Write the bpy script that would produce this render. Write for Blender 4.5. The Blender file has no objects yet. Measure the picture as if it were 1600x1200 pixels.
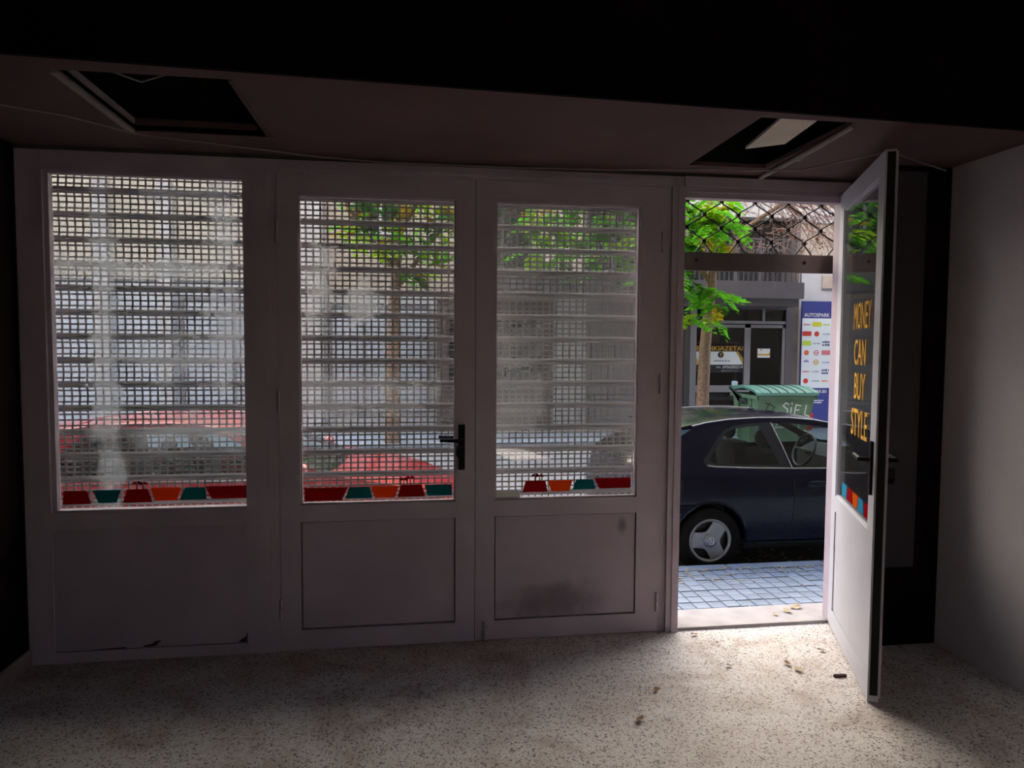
import bpy, bmesh, math, random
from mathutils import Vector, Matrix
random.seed(7)
S = bpy.context.scene
C = S.collection

# ------------------------------------------------------------------ camera
CAM_Y, CAM_Z = -3.6, 1.561
FOC, YAW, PITCH, ROLL = 1088.86, 0.1435, 0.05387, -0.00596
cd = bpy.data.cameras.new('camera'); cam = bpy.data.objects.new('camera', cd); C.objects.link(cam)
fw = Vector((math.sin(YAW)*math.cos(PITCH), math.cos(YAW)*math.cos(PITCH), -math.sin(PITCH)))
rt = Vector((math.cos(YAW), -math.sin(YAW), 0)); up = rt.cross(fw)
r2 = rt*math.cos(ROLL) - up*math.sin(ROLL); u2 = up*math.cos(ROLL) + rt*math.sin(ROLL)
m = Matrix((r2, u2, -fw)).transposed().to_4x4(); m.translation = (0, CAM_Y, CAM_Z)
cam.matrix_world = m
cd.sensor_fit = 'HORIZONTAL'; cd.sensor_width = 36; cd.lens = FOC*36/1600; cd.clip_start = .05; cd.clip_end = 500
S.camera = cam

# ------------------------------------------------------------------ sky and exposure
W = bpy.data.worlds.new('sky'); S.world = W; W.use_nodes = True
nt = W.node_tree; nt.nodes.clear()
sky = nt.nodes.new('ShaderNodeTexSky'); sky.sky_type = 'NISHITA'; sky.sun_disc = False
sky.sun_elevation = math.radians(48); sky.sun_rotation = math.radians(200); sky.air_density = 1.0; sky.dust_density = 2.5; sky.ozone_density = 1.0
hs = nt.nodes.new('ShaderNodeHueSaturation'); hs.inputs['Saturation'].default_value = .9
bg = nt.nodes.new('ShaderNodeBackground'); bg.inputs['Strength'].default_value = 1.1
ow = nt.nodes.new('ShaderNodeOutputWorld')
nt.links.new(sky.outputs[0], hs.inputs['Color']); nt.links.new(hs.outputs[0], bg.inputs[0]); nt.links.new(bg.outputs[0], ow.inputs[0])
sd = bpy.data.lights.new('sun', 'SUN'); sd.energy = 42.0; sd.angle = math.radians(.6); sd.color = (1, .93, .84)
sun = bpy.data.objects.new('sun', sd); C.objects.link(sun); sun.location = (-6, -20, 30)
sun.rotation_euler = (math.radians(90-41), 0, math.radians(-14))     # high behind the shop: catches the added storeys opposite and the added rear opening
S.view_settings.view_transform = 'Standard'; S.view_settings.look = 'None'
S.view_settings.gamma = 1; S.view_settings.use_curve_mapping = False
S.view_settings.exposure = -0.25
S.cycles.diffuse_bounces = 6; S.cycles.transparent_max_bounces = 24; S.cycles.max_bounces = 14

# ------------------------------------------------------------------ materials
MATS = {}
def mat(name, col, rough=.6, metal=0., var=.0, vs=4., bump=0., bs=60., spec=.5, emit=0., coat=0.):
    if name in MATS: return MATS[name]
    M = bpy.data.materials.new(name); M.use_nodes = True; n = M.node_tree.nodes; L = M.node_tree.links
    b = n['Principled BSDF']; c4 = (*col, 1)
    b.inputs['Base Color'].default_value = c4; b.inputs['Roughness'].default_value = rough
    b.inputs['Metallic'].default_value = metal; b.inputs['Specular IOR Level'].default_value = spec
    b.inputs['Coat Weight'].default_value = coat
    if var or bump:
        tc = n.new('ShaderNodeTexCoord')
    if var:
        nz = n.new('ShaderNodeTexNoise'); nz.inputs['Scale'].default_value = vs; nz.inputs['Detail'].default_value = 6
        cr = n.new('ShaderNodeValToRGB'); e = cr.color_ramp.elements
        e[0].position = .3; e[1].position = .7
        e[0].color = (*[max(0, c*(1-var)) for c in col], 1); e[1].color = (*[min(1, c*(1+var)) for c in col], 1)
        L.new(tc.outputs['Object'], nz.inputs['Vector']); L.new(nz.outputs['Fac'], cr.inputs[0]); L.new(cr.outputs[0], b.inputs['Base Color'])
    if bump:
        n2 = n.new('ShaderNodeTexNoise'); n2.inputs['Scale'].default_value = bs; n2.inputs['Detail'].default_value = 4
        bp = n.new('ShaderNodeBump'); bp.inputs['Strength'].default_value = bump; bp.inputs['Distance'].default_value = .01
        L.new(tc.outputs['Object'], n2.inputs['Vector']); L.new(n2.outputs['Fac'], bp.inputs['Height']); L.new(bp.outputs[0], b.inputs['Normal'])
    MATS[name] = M
    return M

def leafmat(name, col, tr=.5):
    M = bpy.data.materials.new(name); M.use_nodes = True; n = M.node_tree.nodes; L = M.node_tree.links; n.clear()
    o = n.new('ShaderNodeOutputMaterial'); d = n.new('ShaderNodeBsdfDiffuse'); t = n.new('ShaderNodeBsdfTranslucent'); mx = n.new('ShaderNodeMixShader')
    nz = n.new('ShaderNodeTexNoise'); nz.inputs['Scale'].default_value = 9
    cr = n.new('ShaderNodeValToRGB'); cr.color_ramp.elements[0].position = .35; cr.color_ramp.elements[1].position = .65
    cr.color_ramp.elements[0].color = (*[c*.7 for c in col], 1); cr.color_ramp.elements[1].color = (*[min(1, c*1.2) for c in col], 1)
    tc = n.new('ShaderNodeTexCoord'); L.new(tc.outputs['Object'], nz.inputs[0]); L.new(nz.outputs['Fac'], cr.inputs[0])
    L.new(cr.outputs[0], d.inputs[0]); L.new(cr.outputs[0], t.inputs[0]); mx.inputs[0].default_value = tr
    L.new(d.outputs[0], mx.inputs[1]); L.new(t.outputs[0], mx.inputs[2]); L.new(mx.outputs[0], o.inputs[0])
    MATS[name] = M
    return M

def glass(name, tint=(.92, .93, .93), dirt=.06, blobs=(), ior=1.45, dirtcol=(.8, .82, .84), refl=1.0):
    """window glass: clear transmission, fresnel mirror, a film of dust that scatters the daylight"""
    M = bpy.data.materials.new(name); M.use_nodes = True; n = M.node_tree.nodes; L = M.node_tree.links; n.clear()
    o = n.new('ShaderNodeOutputMaterial'); t = n.new('ShaderNodeBsdfTransparent'); t.inputs[0].default_value = (*tint, 1)
    g = n.new('ShaderNodeBsdfGlossy'); g.inputs['Roughness'].default_value = .015; g.inputs[0].default_value = (refl, refl, refl, 1)
    fr = n.new('ShaderNodeFresnel'); ge = n.new('ShaderNodeNewGeometry')   # same mirror strength on both faces of the sheet
    mi = n.new('ShaderNodeMapRange'); mi.inputs[3].default_value = ior; mi.inputs[4].default_value = 1/ior; L.new(ge.outputs['Backfacing'], mi.inputs[0]); L.new(mi.outputs[0], fr.inputs[0])
    mx = n.new('ShaderNodeMixShader'); L.new(fr.outputs[0], mx.inputs[0]); L.new(t.outputs[0], mx.inputs[1]); L.new(g.outputs[0], mx.inputs[2])
    if dirt or blobs:
        tr = n.new('ShaderNodeBsdfTranslucent'); tr.inputs[0].default_value = (*dirtcol, 1)
        df = n.new('ShaderNodeBsdfDiffuse'); df.inputs[0].default_value = (*dirtcol, 1)
        m2 = n.new('ShaderNodeMixShader'); m2.inputs[0].default_value = .3; L.new(tr.outputs[0], m2.inputs[1]); L.new(df.outputs[0], m2.inputs[2])
        tc = n.new('ShaderNodeTexCoord'); nz = n.new('ShaderNodeTexNoise'); nz.inputs['Scale'].default_value = 5; nz.inputs['Detail'].default_value = 8
        nz.inputs['Distortion'].default_value = .6
        L.new(tc.outputs['Object'], nz.inputs['Vector'])
        nf = n.new('ShaderNodeTexNoise'); nf.inputs['Scale'].default_value = 9; nf.inputs['Detail'].default_value = 5; nf.inputs['Distortion'].default_value = 1.0; L.new(tc.outputs['Object'], nf.inputs['Vector'])
        mr = n.new('ShaderNodeMapRange'); mr.inputs[1].default_value = .3; mr.inputs[2].default_value = .8; mr.inputs[3].default_value = dirt*.4; mr.inputs[4].default_value = dirt*1.6
        L.new(nz.outputs['Fac'], mr.inputs[0]); acc = mr.outputs[0]
        for cx, cz, rx, rz, s in blobs:
            v = n.new('ShaderNodeVectorMath'); v.operation = 'SUBTRACT'; v.inputs[1].default_value = (cx, 0, cz); L.new(tc.outputs['Object'], v.inputs[0])
            v2 = n.new('ShaderNodeVectorMath'); v2.operation = 'MULTIPLY'; v2.inputs[1].default_value = (1/rx, 0, 1/rz); L.new(v.outputs[0], v2.inputs[0])
            ln = n.new('ShaderNodeVectorMath'); ln.operation = 'LENGTH'; L.new(v2.outputs[0], ln.inputs[0])
            ma = n.new('ShaderNodeMath'); ma.operation = 'MULTIPLY_ADD'; ma.inputs[1].default_value = -3.0; L.new(nf.outputs['Fac'], ma.inputs[0]); L.new(ln.outputs['Value'], ma.inputs[2])
            r = n.new('ShaderNodeMapRange'); r.interpolation_type = 'SMOOTHSTEP'; r.inputs[1].default_value = -1.0; r.inputs[2].default_value = .1; r.inputs[3].default_value = s; r.inputs[4].default_value = 0
            L.new(ma.outputs[0], r.inputs[0])
            ad = n.new('ShaderNodeMath'); ad.operation = 'MAXIMUM'; L.new(acc, ad.inputs[0]); L.new(r.outputs[0], ad.inputs[1]); acc = ad.outputs[0]
        m3 = n.new('ShaderNodeMixShader'); L.new(acc, m3.inputs[0]); L.new(mx.outputs[0], m3.inputs[1]); L.new(m2.outputs[0], m3.inputs[2])
        L.new(m3.outputs[0], o.inputs[0])
    else:
        L.new(mx.outputs[0], o.inputs[0])
    MATS[name] = M
    return M

def sticker(name, col):
    M = bpy.data.materials.new(name); M.use_nodes = True; n = M.node_tree.nodes; L = M.node_tree.links; n.clear()
    o = n.new('ShaderNodeOutputMaterial'); d = n.new('ShaderNodeBsdfDiffuse'); t = n.new('ShaderNodeBsdfTranslucent'); mx = n.new('ShaderNodeMixShader')
    d.inputs[0].default_value = (*col, 1); t.inputs[0].default_value = (*col, 1); mx.inputs[0].default_value = .45
    L.new(d.outputs[0], mx.inputs[1]); L.new(t.outputs[0], mx.inputs[2]); L.new(mx.outputs[0], o.inputs[0]); MATS[name] = M
    return M

# terrazzo floor: pale cement with dark and warm chips, plus worn dusty patches
def terrazzo():
    M = bpy.data.materials.new('terrazzo'); M.use_nodes = True; n = M.node_tree.nodes; L = M.node_tree.links
    b = n['Principled BSDF']; tc = n.new('ShaderNodeTexCoord')
    def noise(sc, det=3, dis=0):
        z = n.new('ShaderNodeTexNoise'); z.inputs['Scale'].default_value = sc; z.inputs['Detail'].default_value = det; z.inputs['Distortion'].default_value = dis
        L.new(tc.outputs['Object'], z.inputs[0]); return z.outputs['Fac']
    def ramp(f, a, bb, ca, cb):
        r = n.new('ShaderNodeValToRGB'); r.color_ramp.elements[0].position = a; r.color_ramp.elements[1].position = bb
        r.color_ramp.elements[0].color = (*ca, 1); r.color_ramp.elements[1].color = (*cb, 1); L.new(f, r.inputs[0]); return r.outputs[0]
    def mul(a, c, f=1.):
        x = n.new('ShaderNodeMixRGB'); x.blend_type = 'MULTIPLY'; x.inputs[0].default_value = f; L.new(a, x.inputs[1]); L.new(c, x.inputs[2]); return x.outputs[0]
    base = ramp(noise(1.1, 8, .8), .32, .62, (.62, .56, .515), (.76, .71, .67))
    vor = n.new('ShaderNodeTexVoronoi'); vor.inputs['Scale'].default_value = 130; L.new(tc.outputs['Object'], vor.inputs[0])
    chips = ramp(vor.outputs['Color'], .18, .30, (.36, .31, .31), (1, 1, 1))
    v2 = n.new('ShaderNodeTexVoronoi'); v2.inputs['Scale'].default_value = 260; L.new(tc.outputs['Object'], v2.inputs[0])
    chips2 = ramp(v2.outputs['Color'], .22, .34, (.42, .36, .34), (1, 1, 1))
    dirt = ramp(noise(2.6, 9, 1.5), .34, .56, (.66, .57, .51), (1, 1, 1))
    c = mul(mul(mul(base, chips), chips2, .8), dirt, .75)
    L.new(c, b.inputs['Base Color']); b.inputs['Roughness'].default_value = .62
    bp = n.new('ShaderNodeBump'); bp.inputs['Strength'].default_value = .15; bp.inputs['Distance'].default_value = .003
    L.new(noise(120, 3), bp.inputs['Height']); L.new(bp.outputs[0], b.inputs['Normal'])
    MATS['terrazzo'] = M
    return M
terrazzo()

mat('frame', (.56, .46, .52), .5, var=.10, vs=3, bump=.05, bs=150)
mat('frame_panel', (.52, .42, .48), .55, var=.12, vs=2.2, bump=.06, bs=120)
mat('frame_white', (.57, .57, .63), .5, var=.06, vs=3)
mat('gap', (.012, .010, .010), .9)
mat('wall_paint', (.60, .56, .59), .85, var=.08, vs=1.5, bump=.12, bs=35)
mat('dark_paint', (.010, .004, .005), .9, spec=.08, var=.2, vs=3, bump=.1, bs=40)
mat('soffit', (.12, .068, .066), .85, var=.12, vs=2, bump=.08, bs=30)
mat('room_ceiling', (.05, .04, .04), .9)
mat('back_wall', (.45, .40, .40), .9, var=.1)
mat('pale_trim', (.33, .27, .26), .8, var=.1)
mat('board', (.72, .62, .50), .8, var=.06)
mat('black_plastic', (.006, .004, .005), .5, spec=.15)
mat('steel', (.45, .43, .44), .35, .9)
mat('cable', (.30, .24, .23), .7)
mat('shutter', (.33, .30, .30), .42, .55, var=.15, vs=3)
mat('grille', (.035, .03, .03), .5, .6)
mat('bar', (.17, .14, .13), .5, .5, var=.25, vs=5)
mat('paver', (.27, .31, .37), .8, var=.16, vs=9, bump=.2, bs=60)
mat('paver_b', (.31, .35, .42), .8, var=.14, vs=9, bump=.2, bs=60)
mat('joint', (.09, .085, .08), .95, var=.2)
mat('kerb', (.26, .31, .38), .8, var=.15, vs=5, bump=.2, bs=40)
mat('sill', (.42, .38, .37), .75, var=.15, vs=6, bump=.15, bs=60)
mat('asphalt', (.26, .26, .265), .85, var=.15, vs=1.2, bump=.25, bs=90)
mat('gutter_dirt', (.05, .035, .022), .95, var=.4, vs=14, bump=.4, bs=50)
mat('dry_leaf', (.22, .10, .035), .8, var=.4, vs=30)
mat('dry_leaf_pale', (.50, .38, .22), .8, var=.3, vs=30)
mat('tree_bark', (.26, .165, .11), .9, var=.35, vs=18, bump=.7, bs=28)
mat('twig', (.32, .21, .18), .9, var=.3, vs=8)
mat('letters_yellow', (.80, .42, .02), .6)
mat('white_paint', (.80, .80, .80), .6)
mat('car_blue', (.0022, .0026, .014), .14, .0, coat=.15, spec=.28)
mat('car_red', (.42, .015, .025), .18, .0, coat=.35, spec=.4)
mat('car_black', (.010, .010, .011), .45)
mat('car_trim', (.62, .62, .64), .25, .8)
mat('tyre', (.007, .0065, .0065), .8, spec=.2)
mat('hubcap', (.33, .33, .34), .38, .65, var=.1, vs=12)
mat('seat_fabric', (.030, .028, .032), .95)
mat('red_lens', (.35, .01, .01), .15, coat=1)
mat('bin_green', (.13, .23, .13), .55, var=.2, vs=5)
mat('bin_lid', (.12, .28, .22), .45, var=.12, vs=5)
mat('bin_dark', (.02, .035, .025), .6)
mat('rust', (.05, .018, .010), .95, var=.4, vs=30)
leafmat('leaf_green', (.15, .48, .03)); leafmat('leaf_lime', (.38, .62, .03)); leafmat('leaf_yellow', (.55, .40, .03)); leafmat('leaf_dark', (.05, .17, .03))
sticker('st_red', (.42, .012, .018)); sticker('st_teal', (.02, .22, .23)); sticker('st_orange', (.80, .14, .015)); sticker('st_cyan', (.05, .38, .60)); sticker('st_milky', (.62, .60, .58))
glass('pane_hazy', dirt=.035, dirtcol=(.78, .84, .90), blobs=[(.24, 1.45, .06, .85, .24), (.34, 1.93, .55, .05, .28), (.62, 2.29, .25, .035, .24), (.80, 2.16, .07, .24, .27),
      (.55, 1.50, .28, .10, .18), (.66, 1.12, .26, .08, .18), (.80, 1.60, .09, .24, .22)])
glass('pane_clear', dirt=.018, blobs=[(.20, 1.85, .07, .18, .26), (.42, 1.78, .09, .09, .25), (.35, 1.3, .35, .12, .14)])
glass('pane_grey', dirt=.05, blobs=[(.2, 1.35, .22, .32, .12)])
glass('pane_leaf', dirt=.025, tint=(.95, .96, .96), ior=1.5)
glass('car_glass', tint=(.62, .70, .69), dirt=.0, ior=1.5)
glass('shop_glass', tint=(.55, .55, .58), dirt=.0, ior=1.5)
mat('far_glass', (.02, .022, .025), .06, spec=.8)
mat('pale_glass', (.46, .50, .56), .12, spec=.6, var=.1, vs=1)

# ------------------------------------------------------------------ mesh helpers
ORIG = {}
class MB:
    def __init__(s): s.v = []; s.f = []; s.sm = False
    def add(s, vs, fs):
        b = len(s.v); s.v += [tuple(v) for v in vs]; s.f += [tuple(i+b for i in f) for f in fs]; return s
    def box(s, x0, x1, y0, y1, z0, z1):
        return s.add([(x0,y0,z0),(x1,y0,z0),(x1,y1,z0),(x0,y1,z0),(x0,y0,z1),(x1,y0,z1),(x1,y1,z1),(x0,y1,z1)],
              [(0,3,2,1),(4,5,6,7),(0,1,5,4),(1,2,6,5),(2,3,7,6),(3,0,4,7)])
    def prism(s, pts, y0, y1):          # pts in (x,z), extruded along y
        n = len(pts); vs = [(x, y0, z) for x, z in pts] + [(x, y1, z) for x, z in pts]
        return s.add(vs, [tuple(range(n)), tuple(range(2*n-1, n-1, -1))] + [(i, n+i, n+(i+1) % n, (i+1) % n) for i in range(n)])
    def prism_z(s, pts, z0, z1):        # pts in (x,y)
        n = len(pts); vs = [(x, y, z0) for x, y in pts] + [(x, y, z1) for x, y in pts]
        return s.add(vs, [tuple(range(n-1, -1, -1)), tuple(range(n, 2*n))] + [(i, (i+1) % n, n+(i+1) % n, n+i) for i in range(n)])
    def prism_x(s, pts, x0, x1):        # pts in (y,z)
        n = len(pts); vs = [(x0, y, z) for y, z in pts] + [(x1, y, z) for y, z in pts]
        return s.add(vs, [tuple(range(n-1, -1, -1)), tuple(range(n, 2*n))] + [(i, (i+1) % n, n+(i+1) % n, n+i) for i in range(n)])
    def tube(s, pts, r, n=6):
        P = [Vector(p) for p in pts]; R = r if isinstance(r, (list, tuple)) else [r]*len(P)
        vs = []; fs = []; ref = None
        for i, p in enumerate(P):
            t = (P[min(i+1, len(P)-1)] - P[max(i-1, 0)]).normalized()
            if ref is None: ref = Vector((0, 0, 1)) if abs(t.z) < .9 else Vector((1, 0, 0))
            a = t.cross(ref).normalized(); b = a.cross(t).normalized(); ref = b
            for k in range(n):
                q = 2*math.pi*k/n; vs.append(p + a*math.cos(q)*R[i] + b*math.sin(q)*R[i])
        for i in range(len(P)-1):
            for k in range(n): fs.append((i*n+k, i*n+(k+1) % n, (i+1)*n+(k+1) % n, (i+1)*n+k))
        fs += [tuple(range(n-1, -1, -1)), tuple(range((len(P)-1)*n, len(P)*n))]
        return s.add(vs, fs)
    def lathe(s, prof, c, axis='y', n=32, close=False):     # prof: (radius, offset along axis)
        vs = []; fs = []
        for r, h in prof:
            for k in range(n):
                q = 2*math.pi*k/n; a, b = r*math.cos(q), r*math.sin(q)
                vs.append((c[0]+a, c[1]+h, c[2]+b) if axis == 'y' else (c[0]+a, c[1]+b, c[2]+h) if axis == 'z' else (c[0]+h, c[1]+a, c[2]+b))
        m_ = len(prof)
        for i in range(m_ if close else m_-1):
            j = (i+1) % m_
            for k in range(n): fs.append((i*n+k, i*n+(k+1) % n, j*n+(k+1) % n, j*n+k))
        if not close: fs += [tuple(range(n)), tuple(range((m_-1)*n, m_*n))]
        return s.add(vs, fs)
    def ellipsoid(s, c, r, n=14, m_=9):
        vs = []; fs = []
        for i in range(m_+1):
            a = math.pi*i/m_
            for k in range(n):
                q = 2*math.pi*k/n; vs.append((c[0]+r[0]*math.sin(a)*math.cos(q), c[1]+r[1]*math.sin(a)*math.sin(q), c[2]+r[2]*math.cos(a)))
        for i in range(m_):
            for k in range(n): fs.append((i*n+k, (i+1)*n+k, (i+1)*n+(k+1) % n, i*n+(k+1) % n))
        return s.add(vs, fs)
    def mesh(s, name, off=(0, 0, 0), smooth=False, fix=True):
        me = bpy.data.meshes.new(name); me.from_pydata([(x-off[0], y-off[1], z-off[2]) for x, y, z in s.v], [], s.f)
        if fix:
            bm = bmesh.new(); bm.from_mesh(me); bmesh.ops.recalc_face_normals(bm, faces=bm.faces); bm.to_mesh(me); bm.free()
        if smooth:
            me.shade_smooth() if hasattr(me, 'shade_smooth') else [setattr(p_, 'use_smooth', True) for p_ in me.polygons]
            try: me.set_sharp_from_angle(angle=math.radians(40))
            except Exception: pass
        me.update(); return me

def link(name, me, mt, parent=None, loc=(0, 0, 0)):
    o = bpy.data.objects.new(name, me); C.objects.link(o)
    if me is not None and mt is not None and not len(me.materials): me.materials.append(MATS[mt] if isinstance(mt, str) else mt)
    if parent is not None: o.parent = parent; ORIG[o.name] = ORIG.get(parent.name, (0, 0, 0))
    o.location = loc
    return o
def part(name, mb, mt, parent, smooth=False, label=None):
    o = link(name, mb.mesh(name, ORIG.get(parent.name, (0, 0, 0)), smooth), mt, parent)
    if label: o['label'] = label
    return o
def tag(o, label, cat, group=None, kind=None):
    o['label'] = label; o['category'] = cat
    if group: o['group'] = group
    if kind: o['kind'] = kind
    return o
def thing(name, loc, label, cat, group=None, kind=None):
    o = link(name, None, None); o.location = loc; ORIG[o.name] = tuple(loc); o.empty_display_size = .1
    return tag(o, label, cat, group, kind)
def solid(name, mb, mt, label, cat, kind=None, group=None, smooth=False, base=None):
    if base is None:
        xs, ys, zs = zip(*mb.v); base = ((min(xs)+max(xs))/2, (min(ys)+max(ys))/2, min(zs))
    o = link(name, mb.mesh(name, base, smooth), mt, None, base); ORIG[o.name] = tuple(base)
    return tag(o, label, cat, group, kind)
def text_mesh(body, w, h, x0, z0, y, flip=False, thick=.0015, squeeze=True):
    """lettering as a mesh in the xz plane: left x0, bottom z0, width w, height h"""
    cu = bpy.data.curves.new('t', 'FONT'); cu.body = body; cu.extrude = .02; cu.resolution_u = 3
    o = bpy.data.objects.new('t', cu); C.objects.link(o); bpy.context.view_layer.update()
    me = o.evaluated_get(bpy.context.evaluated_depsgraph_get()).to_mesh()
    vs = [v.co.copy() for v in me.vertices]; fs = [tuple(p_.vertices) for p_ in me.polygons]
    bpy.data.objects.remove(o); bpy.data.curves.remove(cu)
    X0, X1 = min(v.x for v in vs), max(v.x for v in vs); Y0, Y1 = min(v.y for v in vs), max(v.y for v in vs)
    mb = MB(); sx = w/(X1-X0); sz = h/(Y1-Y0)
    mb.add([(x0+(v.x-X0)*sx*(-1 if flip else 1), y + (thick if v.z > 0 else -thick)*(-1), z0+(v.y-Y0)*sz) for v in vs], fs)
    return mb
def stroke(pts, w, y, t=.002):
    """flat painted stroke in the xz plane"""
    mb = MB()
    for (xa, za), (xb, zb) in zip(pts[:-1], pts[1:]):
        dx, dz = xb-xa, zb-za; l = math.hypot(dx, dz) or 1; nx, nz = -dz/l*w/2, dx/l*w/2; ex, ez = dx/l*w*.3, dz/l*w*.3
        mb.prism([(xa-ex+nx, za-ez+nz), (xa-ex-nx, za-ez-nz), (xb+ex-nx, zb+ez-nz), (xb+ex+nx, zb+ez+nz)], y-t, y)
    return mb

def print_line(x0, w, z0, h, y, seed=1):
    """a line of print too small to read: a row of uneven little blocks"""
    rr = random.Random(seed); mb = MB(); x = x0
    while x < x0+w-h*.3:
        l = min(h*rr.uniform(.45, .8), x0+w-x); mb.box(x, x+l, y-.0015, y+.0015, z0, z0+h*rr.uniform(.75, 1)); x += l + h*rr.choice((.15, .2, .5))
    return mb
# ================================================================== THE ROOM
XL, XR = -1.84, 2.75
ROOM_BACK = -8.0
ST = 'structure'
solid('floor', MB().box(XL-.2, XR+.2, ROOM_BACK-.2, .05, -.4, 0), 'terrazzo', 'worn pale speckled terrazzo floor of the dim shop room', 'floor', ST, base=(0, 0, 0))
solid('wall_right', MB().box(XR, XR+.2, ROOM_BACK, -.33, 0, 3.4), 'wall_paint', 'grey plastered side wall beside the open door', 'wall', ST)
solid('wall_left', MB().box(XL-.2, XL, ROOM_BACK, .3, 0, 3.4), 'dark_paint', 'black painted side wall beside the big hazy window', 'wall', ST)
solid('wall_back', MB().box(XL-.2, .76, ROOM_BACK-.2, ROOM_BACK, 0, 3.4).box(1.36, XR+.2, ROOM_BACK-.2, ROOM_BACK, 0, 3.4).box(.76, 1.36, ROOM_BACK-.2, ROOM_BACK, 0, 1.05).box(.76, 1.36, ROOM_BACK-.2, ROOM_BACK, 2.22, 3.4), 'back_wall', 'plain rear wall with an added opening that lets in fill light', 'wall', ST)  # unseen rear opening added so that sunlight fills the room
solid('ground_yard', MB().box(-30, 34, -30, ROOM_BACK-.2, -.6, -.4), 'asphalt', 'yard ground behind the shop room', 'ground', ST)
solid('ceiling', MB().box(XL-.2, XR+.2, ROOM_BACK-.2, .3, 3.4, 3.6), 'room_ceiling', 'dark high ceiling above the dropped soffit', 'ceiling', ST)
solid('baseboard_left', MB().prism([(XL, 0), (XL+.018, 0), (XL+.018, .065), (XL+.012, .078), (XL, .078)], ROOM_BACK, .0), 'pale_trim', 'pale baseboard along the black side wall', 'baseboard', ST)
# shop front: masonry above and beside the opening, and the black painted pier beside the open door
wf = thing('wall_front', (0, 0, 0), 'masonry shop front around the glazed doors with black pier', 'wall', kind=ST)
mat('outer_wall', (.07, .065, .06), .9, var=.15)
mb = MB().box(-30, XL, .0, .34, -.45, 15.5).box(XR+.2, 34, .0, .34, -.45, 15.5).box(XL, XR+.2, .0, .10, 2.475, 2.95).box(XL, XR+.2, .30, .34, 2.475, 2.95).box(XL, XR+.2, .0, .34, 2.95, 15.5).box(-30, 34, -9, .0, 15.4, 15.5).box(2.75, XR+.2, .06, .34, -.45, 2.475); part('masonry', mb, 'outer_wall', wf)
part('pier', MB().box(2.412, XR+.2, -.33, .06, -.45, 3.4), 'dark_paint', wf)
mat('pier_light_tone', (.060, .048, .056), .85, var=.1, vs=4)
part('pier_light_strip', MB().box(2.412, 2.605, -.336, -.33, .42, 2.46), 'pier_light_tone', wf)  # raised strip painting light from the open leaf's glass onto the black pier
# dropped soffit with two hatch openings; its inner edge runs slightly askew
def ey(x): return -1.113 + (x-XL)*(.2/4.54)
soff = thing('ceiling_soffit', (0, -.5, 2.49), 'dropped brown soffit over the shop front with two open hatches', 'soffit', kind=ST)
Z0, Z1 = 2.49, 2.51
h1 = (-1.185, -.636, -.985, -.32); h2 = (1.40, 1.815, -.905, -.16)
mb = MB()
def quadslab(x0, x1, ya, yb):    # ya/yb are functions or numbers
    f = lambda g, x: g(x) if callable(g) else g
    mb.prism_z([(x0, f(ya, x0)), (x1, f(ya, x1)), (x1, f(yb, x1)), (x0, f(yb, x0))], Z0, Z1)
quadslab(XL, h1[0], ey, 0); quadslab(h1[0], h1[1], ey, h1[2]); quadslab(h1[0], h1[1], h1[3], 0); quadslab(h1[1], h2[0], ey, 0)
quadslab(h2[0], h2[1], ey, h2[2]); quadslab(h2[0], h2[1], h2[3], 0); quadslab(h2[1], XR, ey, 0)
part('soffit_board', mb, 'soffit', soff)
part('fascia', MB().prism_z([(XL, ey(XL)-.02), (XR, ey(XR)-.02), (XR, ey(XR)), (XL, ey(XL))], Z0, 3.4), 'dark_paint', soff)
part('hatch_trim', MB().prism_z([(h1[0]-.028, h1[2]), (h1[0], h1[2]), (h1[0], h1[3]), (h1[0]-.028, h1[3])], Z0-.012, Z1+.03), 'pale_trim', soff)
part('hatch_trim', MB().box(h1[0]-.028, h1[1]+.03, h1[3], h1[3]+.02, Z0-.006, Z1+.03), 'soffit', soff)
part('hatch_trim', MB().box(h1[1], h1[1]+.012, h1[2], h1[3], Z0-.005, Z1+.02), 'soffit', soff)
part('loose_wire', MB().tube([(-1.16, -.93, 2.62), (-1.10, -.82, 2.56), (-1.03, -.68, 2.57), (-.99, -.52, 2.66)], .004, 5), 'cable', soff)
lb = MB().prism_z([(1.515, -.895), (1.70, -.895), (1.77, -.43), (1.60, -.37)], 0, .012)
lb.v = [(x, y, z + 2.513 + (x-1.5)*.08) for x, y, z in lb.v]
solid('hatch_board', lb, 'board', 'pale board lying loose in the open ceiling hatch by the doorway', 'board')
pp = MB().tube([(1.80, -.915, 2.475), (1.825, -.62, 2.472), (1.845, -.3, 2.474), (1.865, -.005, 2.478)], .012, 8)
pp.tube([(1.838, -.46, 2.473), (1.842, -.43, 2.473)], .018, 8)
solid('conduit_pipe', pp, 'pale_trim', 'thin pale conduit pipe under the soffit running to the door head', 'pipe', smooth=True)
cp = [(XL, -.80, 2.472), (-1.533, -.63, 2.47), (-1.368, -.545, 2.47), (-1.176, -.34, 2.468), (-.891, -.243, 2.468), (-.438, -.07, 2.472), (-.132, -.06, 2.462), (.505, -.06, 2.463), (1.0, -.08, 2.468),
      (1.359, -.125, 2.472), (1.926, -.3, 2.45), (2.049, -.8, 2.412), (2.36, -.6, 2.43), (2.695, -.35, 2.468)]
solid('hanging_cable', MB().tube(cp, .0042, 6), 'cable', 'thin cable sagging along the soffit above the doors', 'cable', smooth=True)

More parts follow.
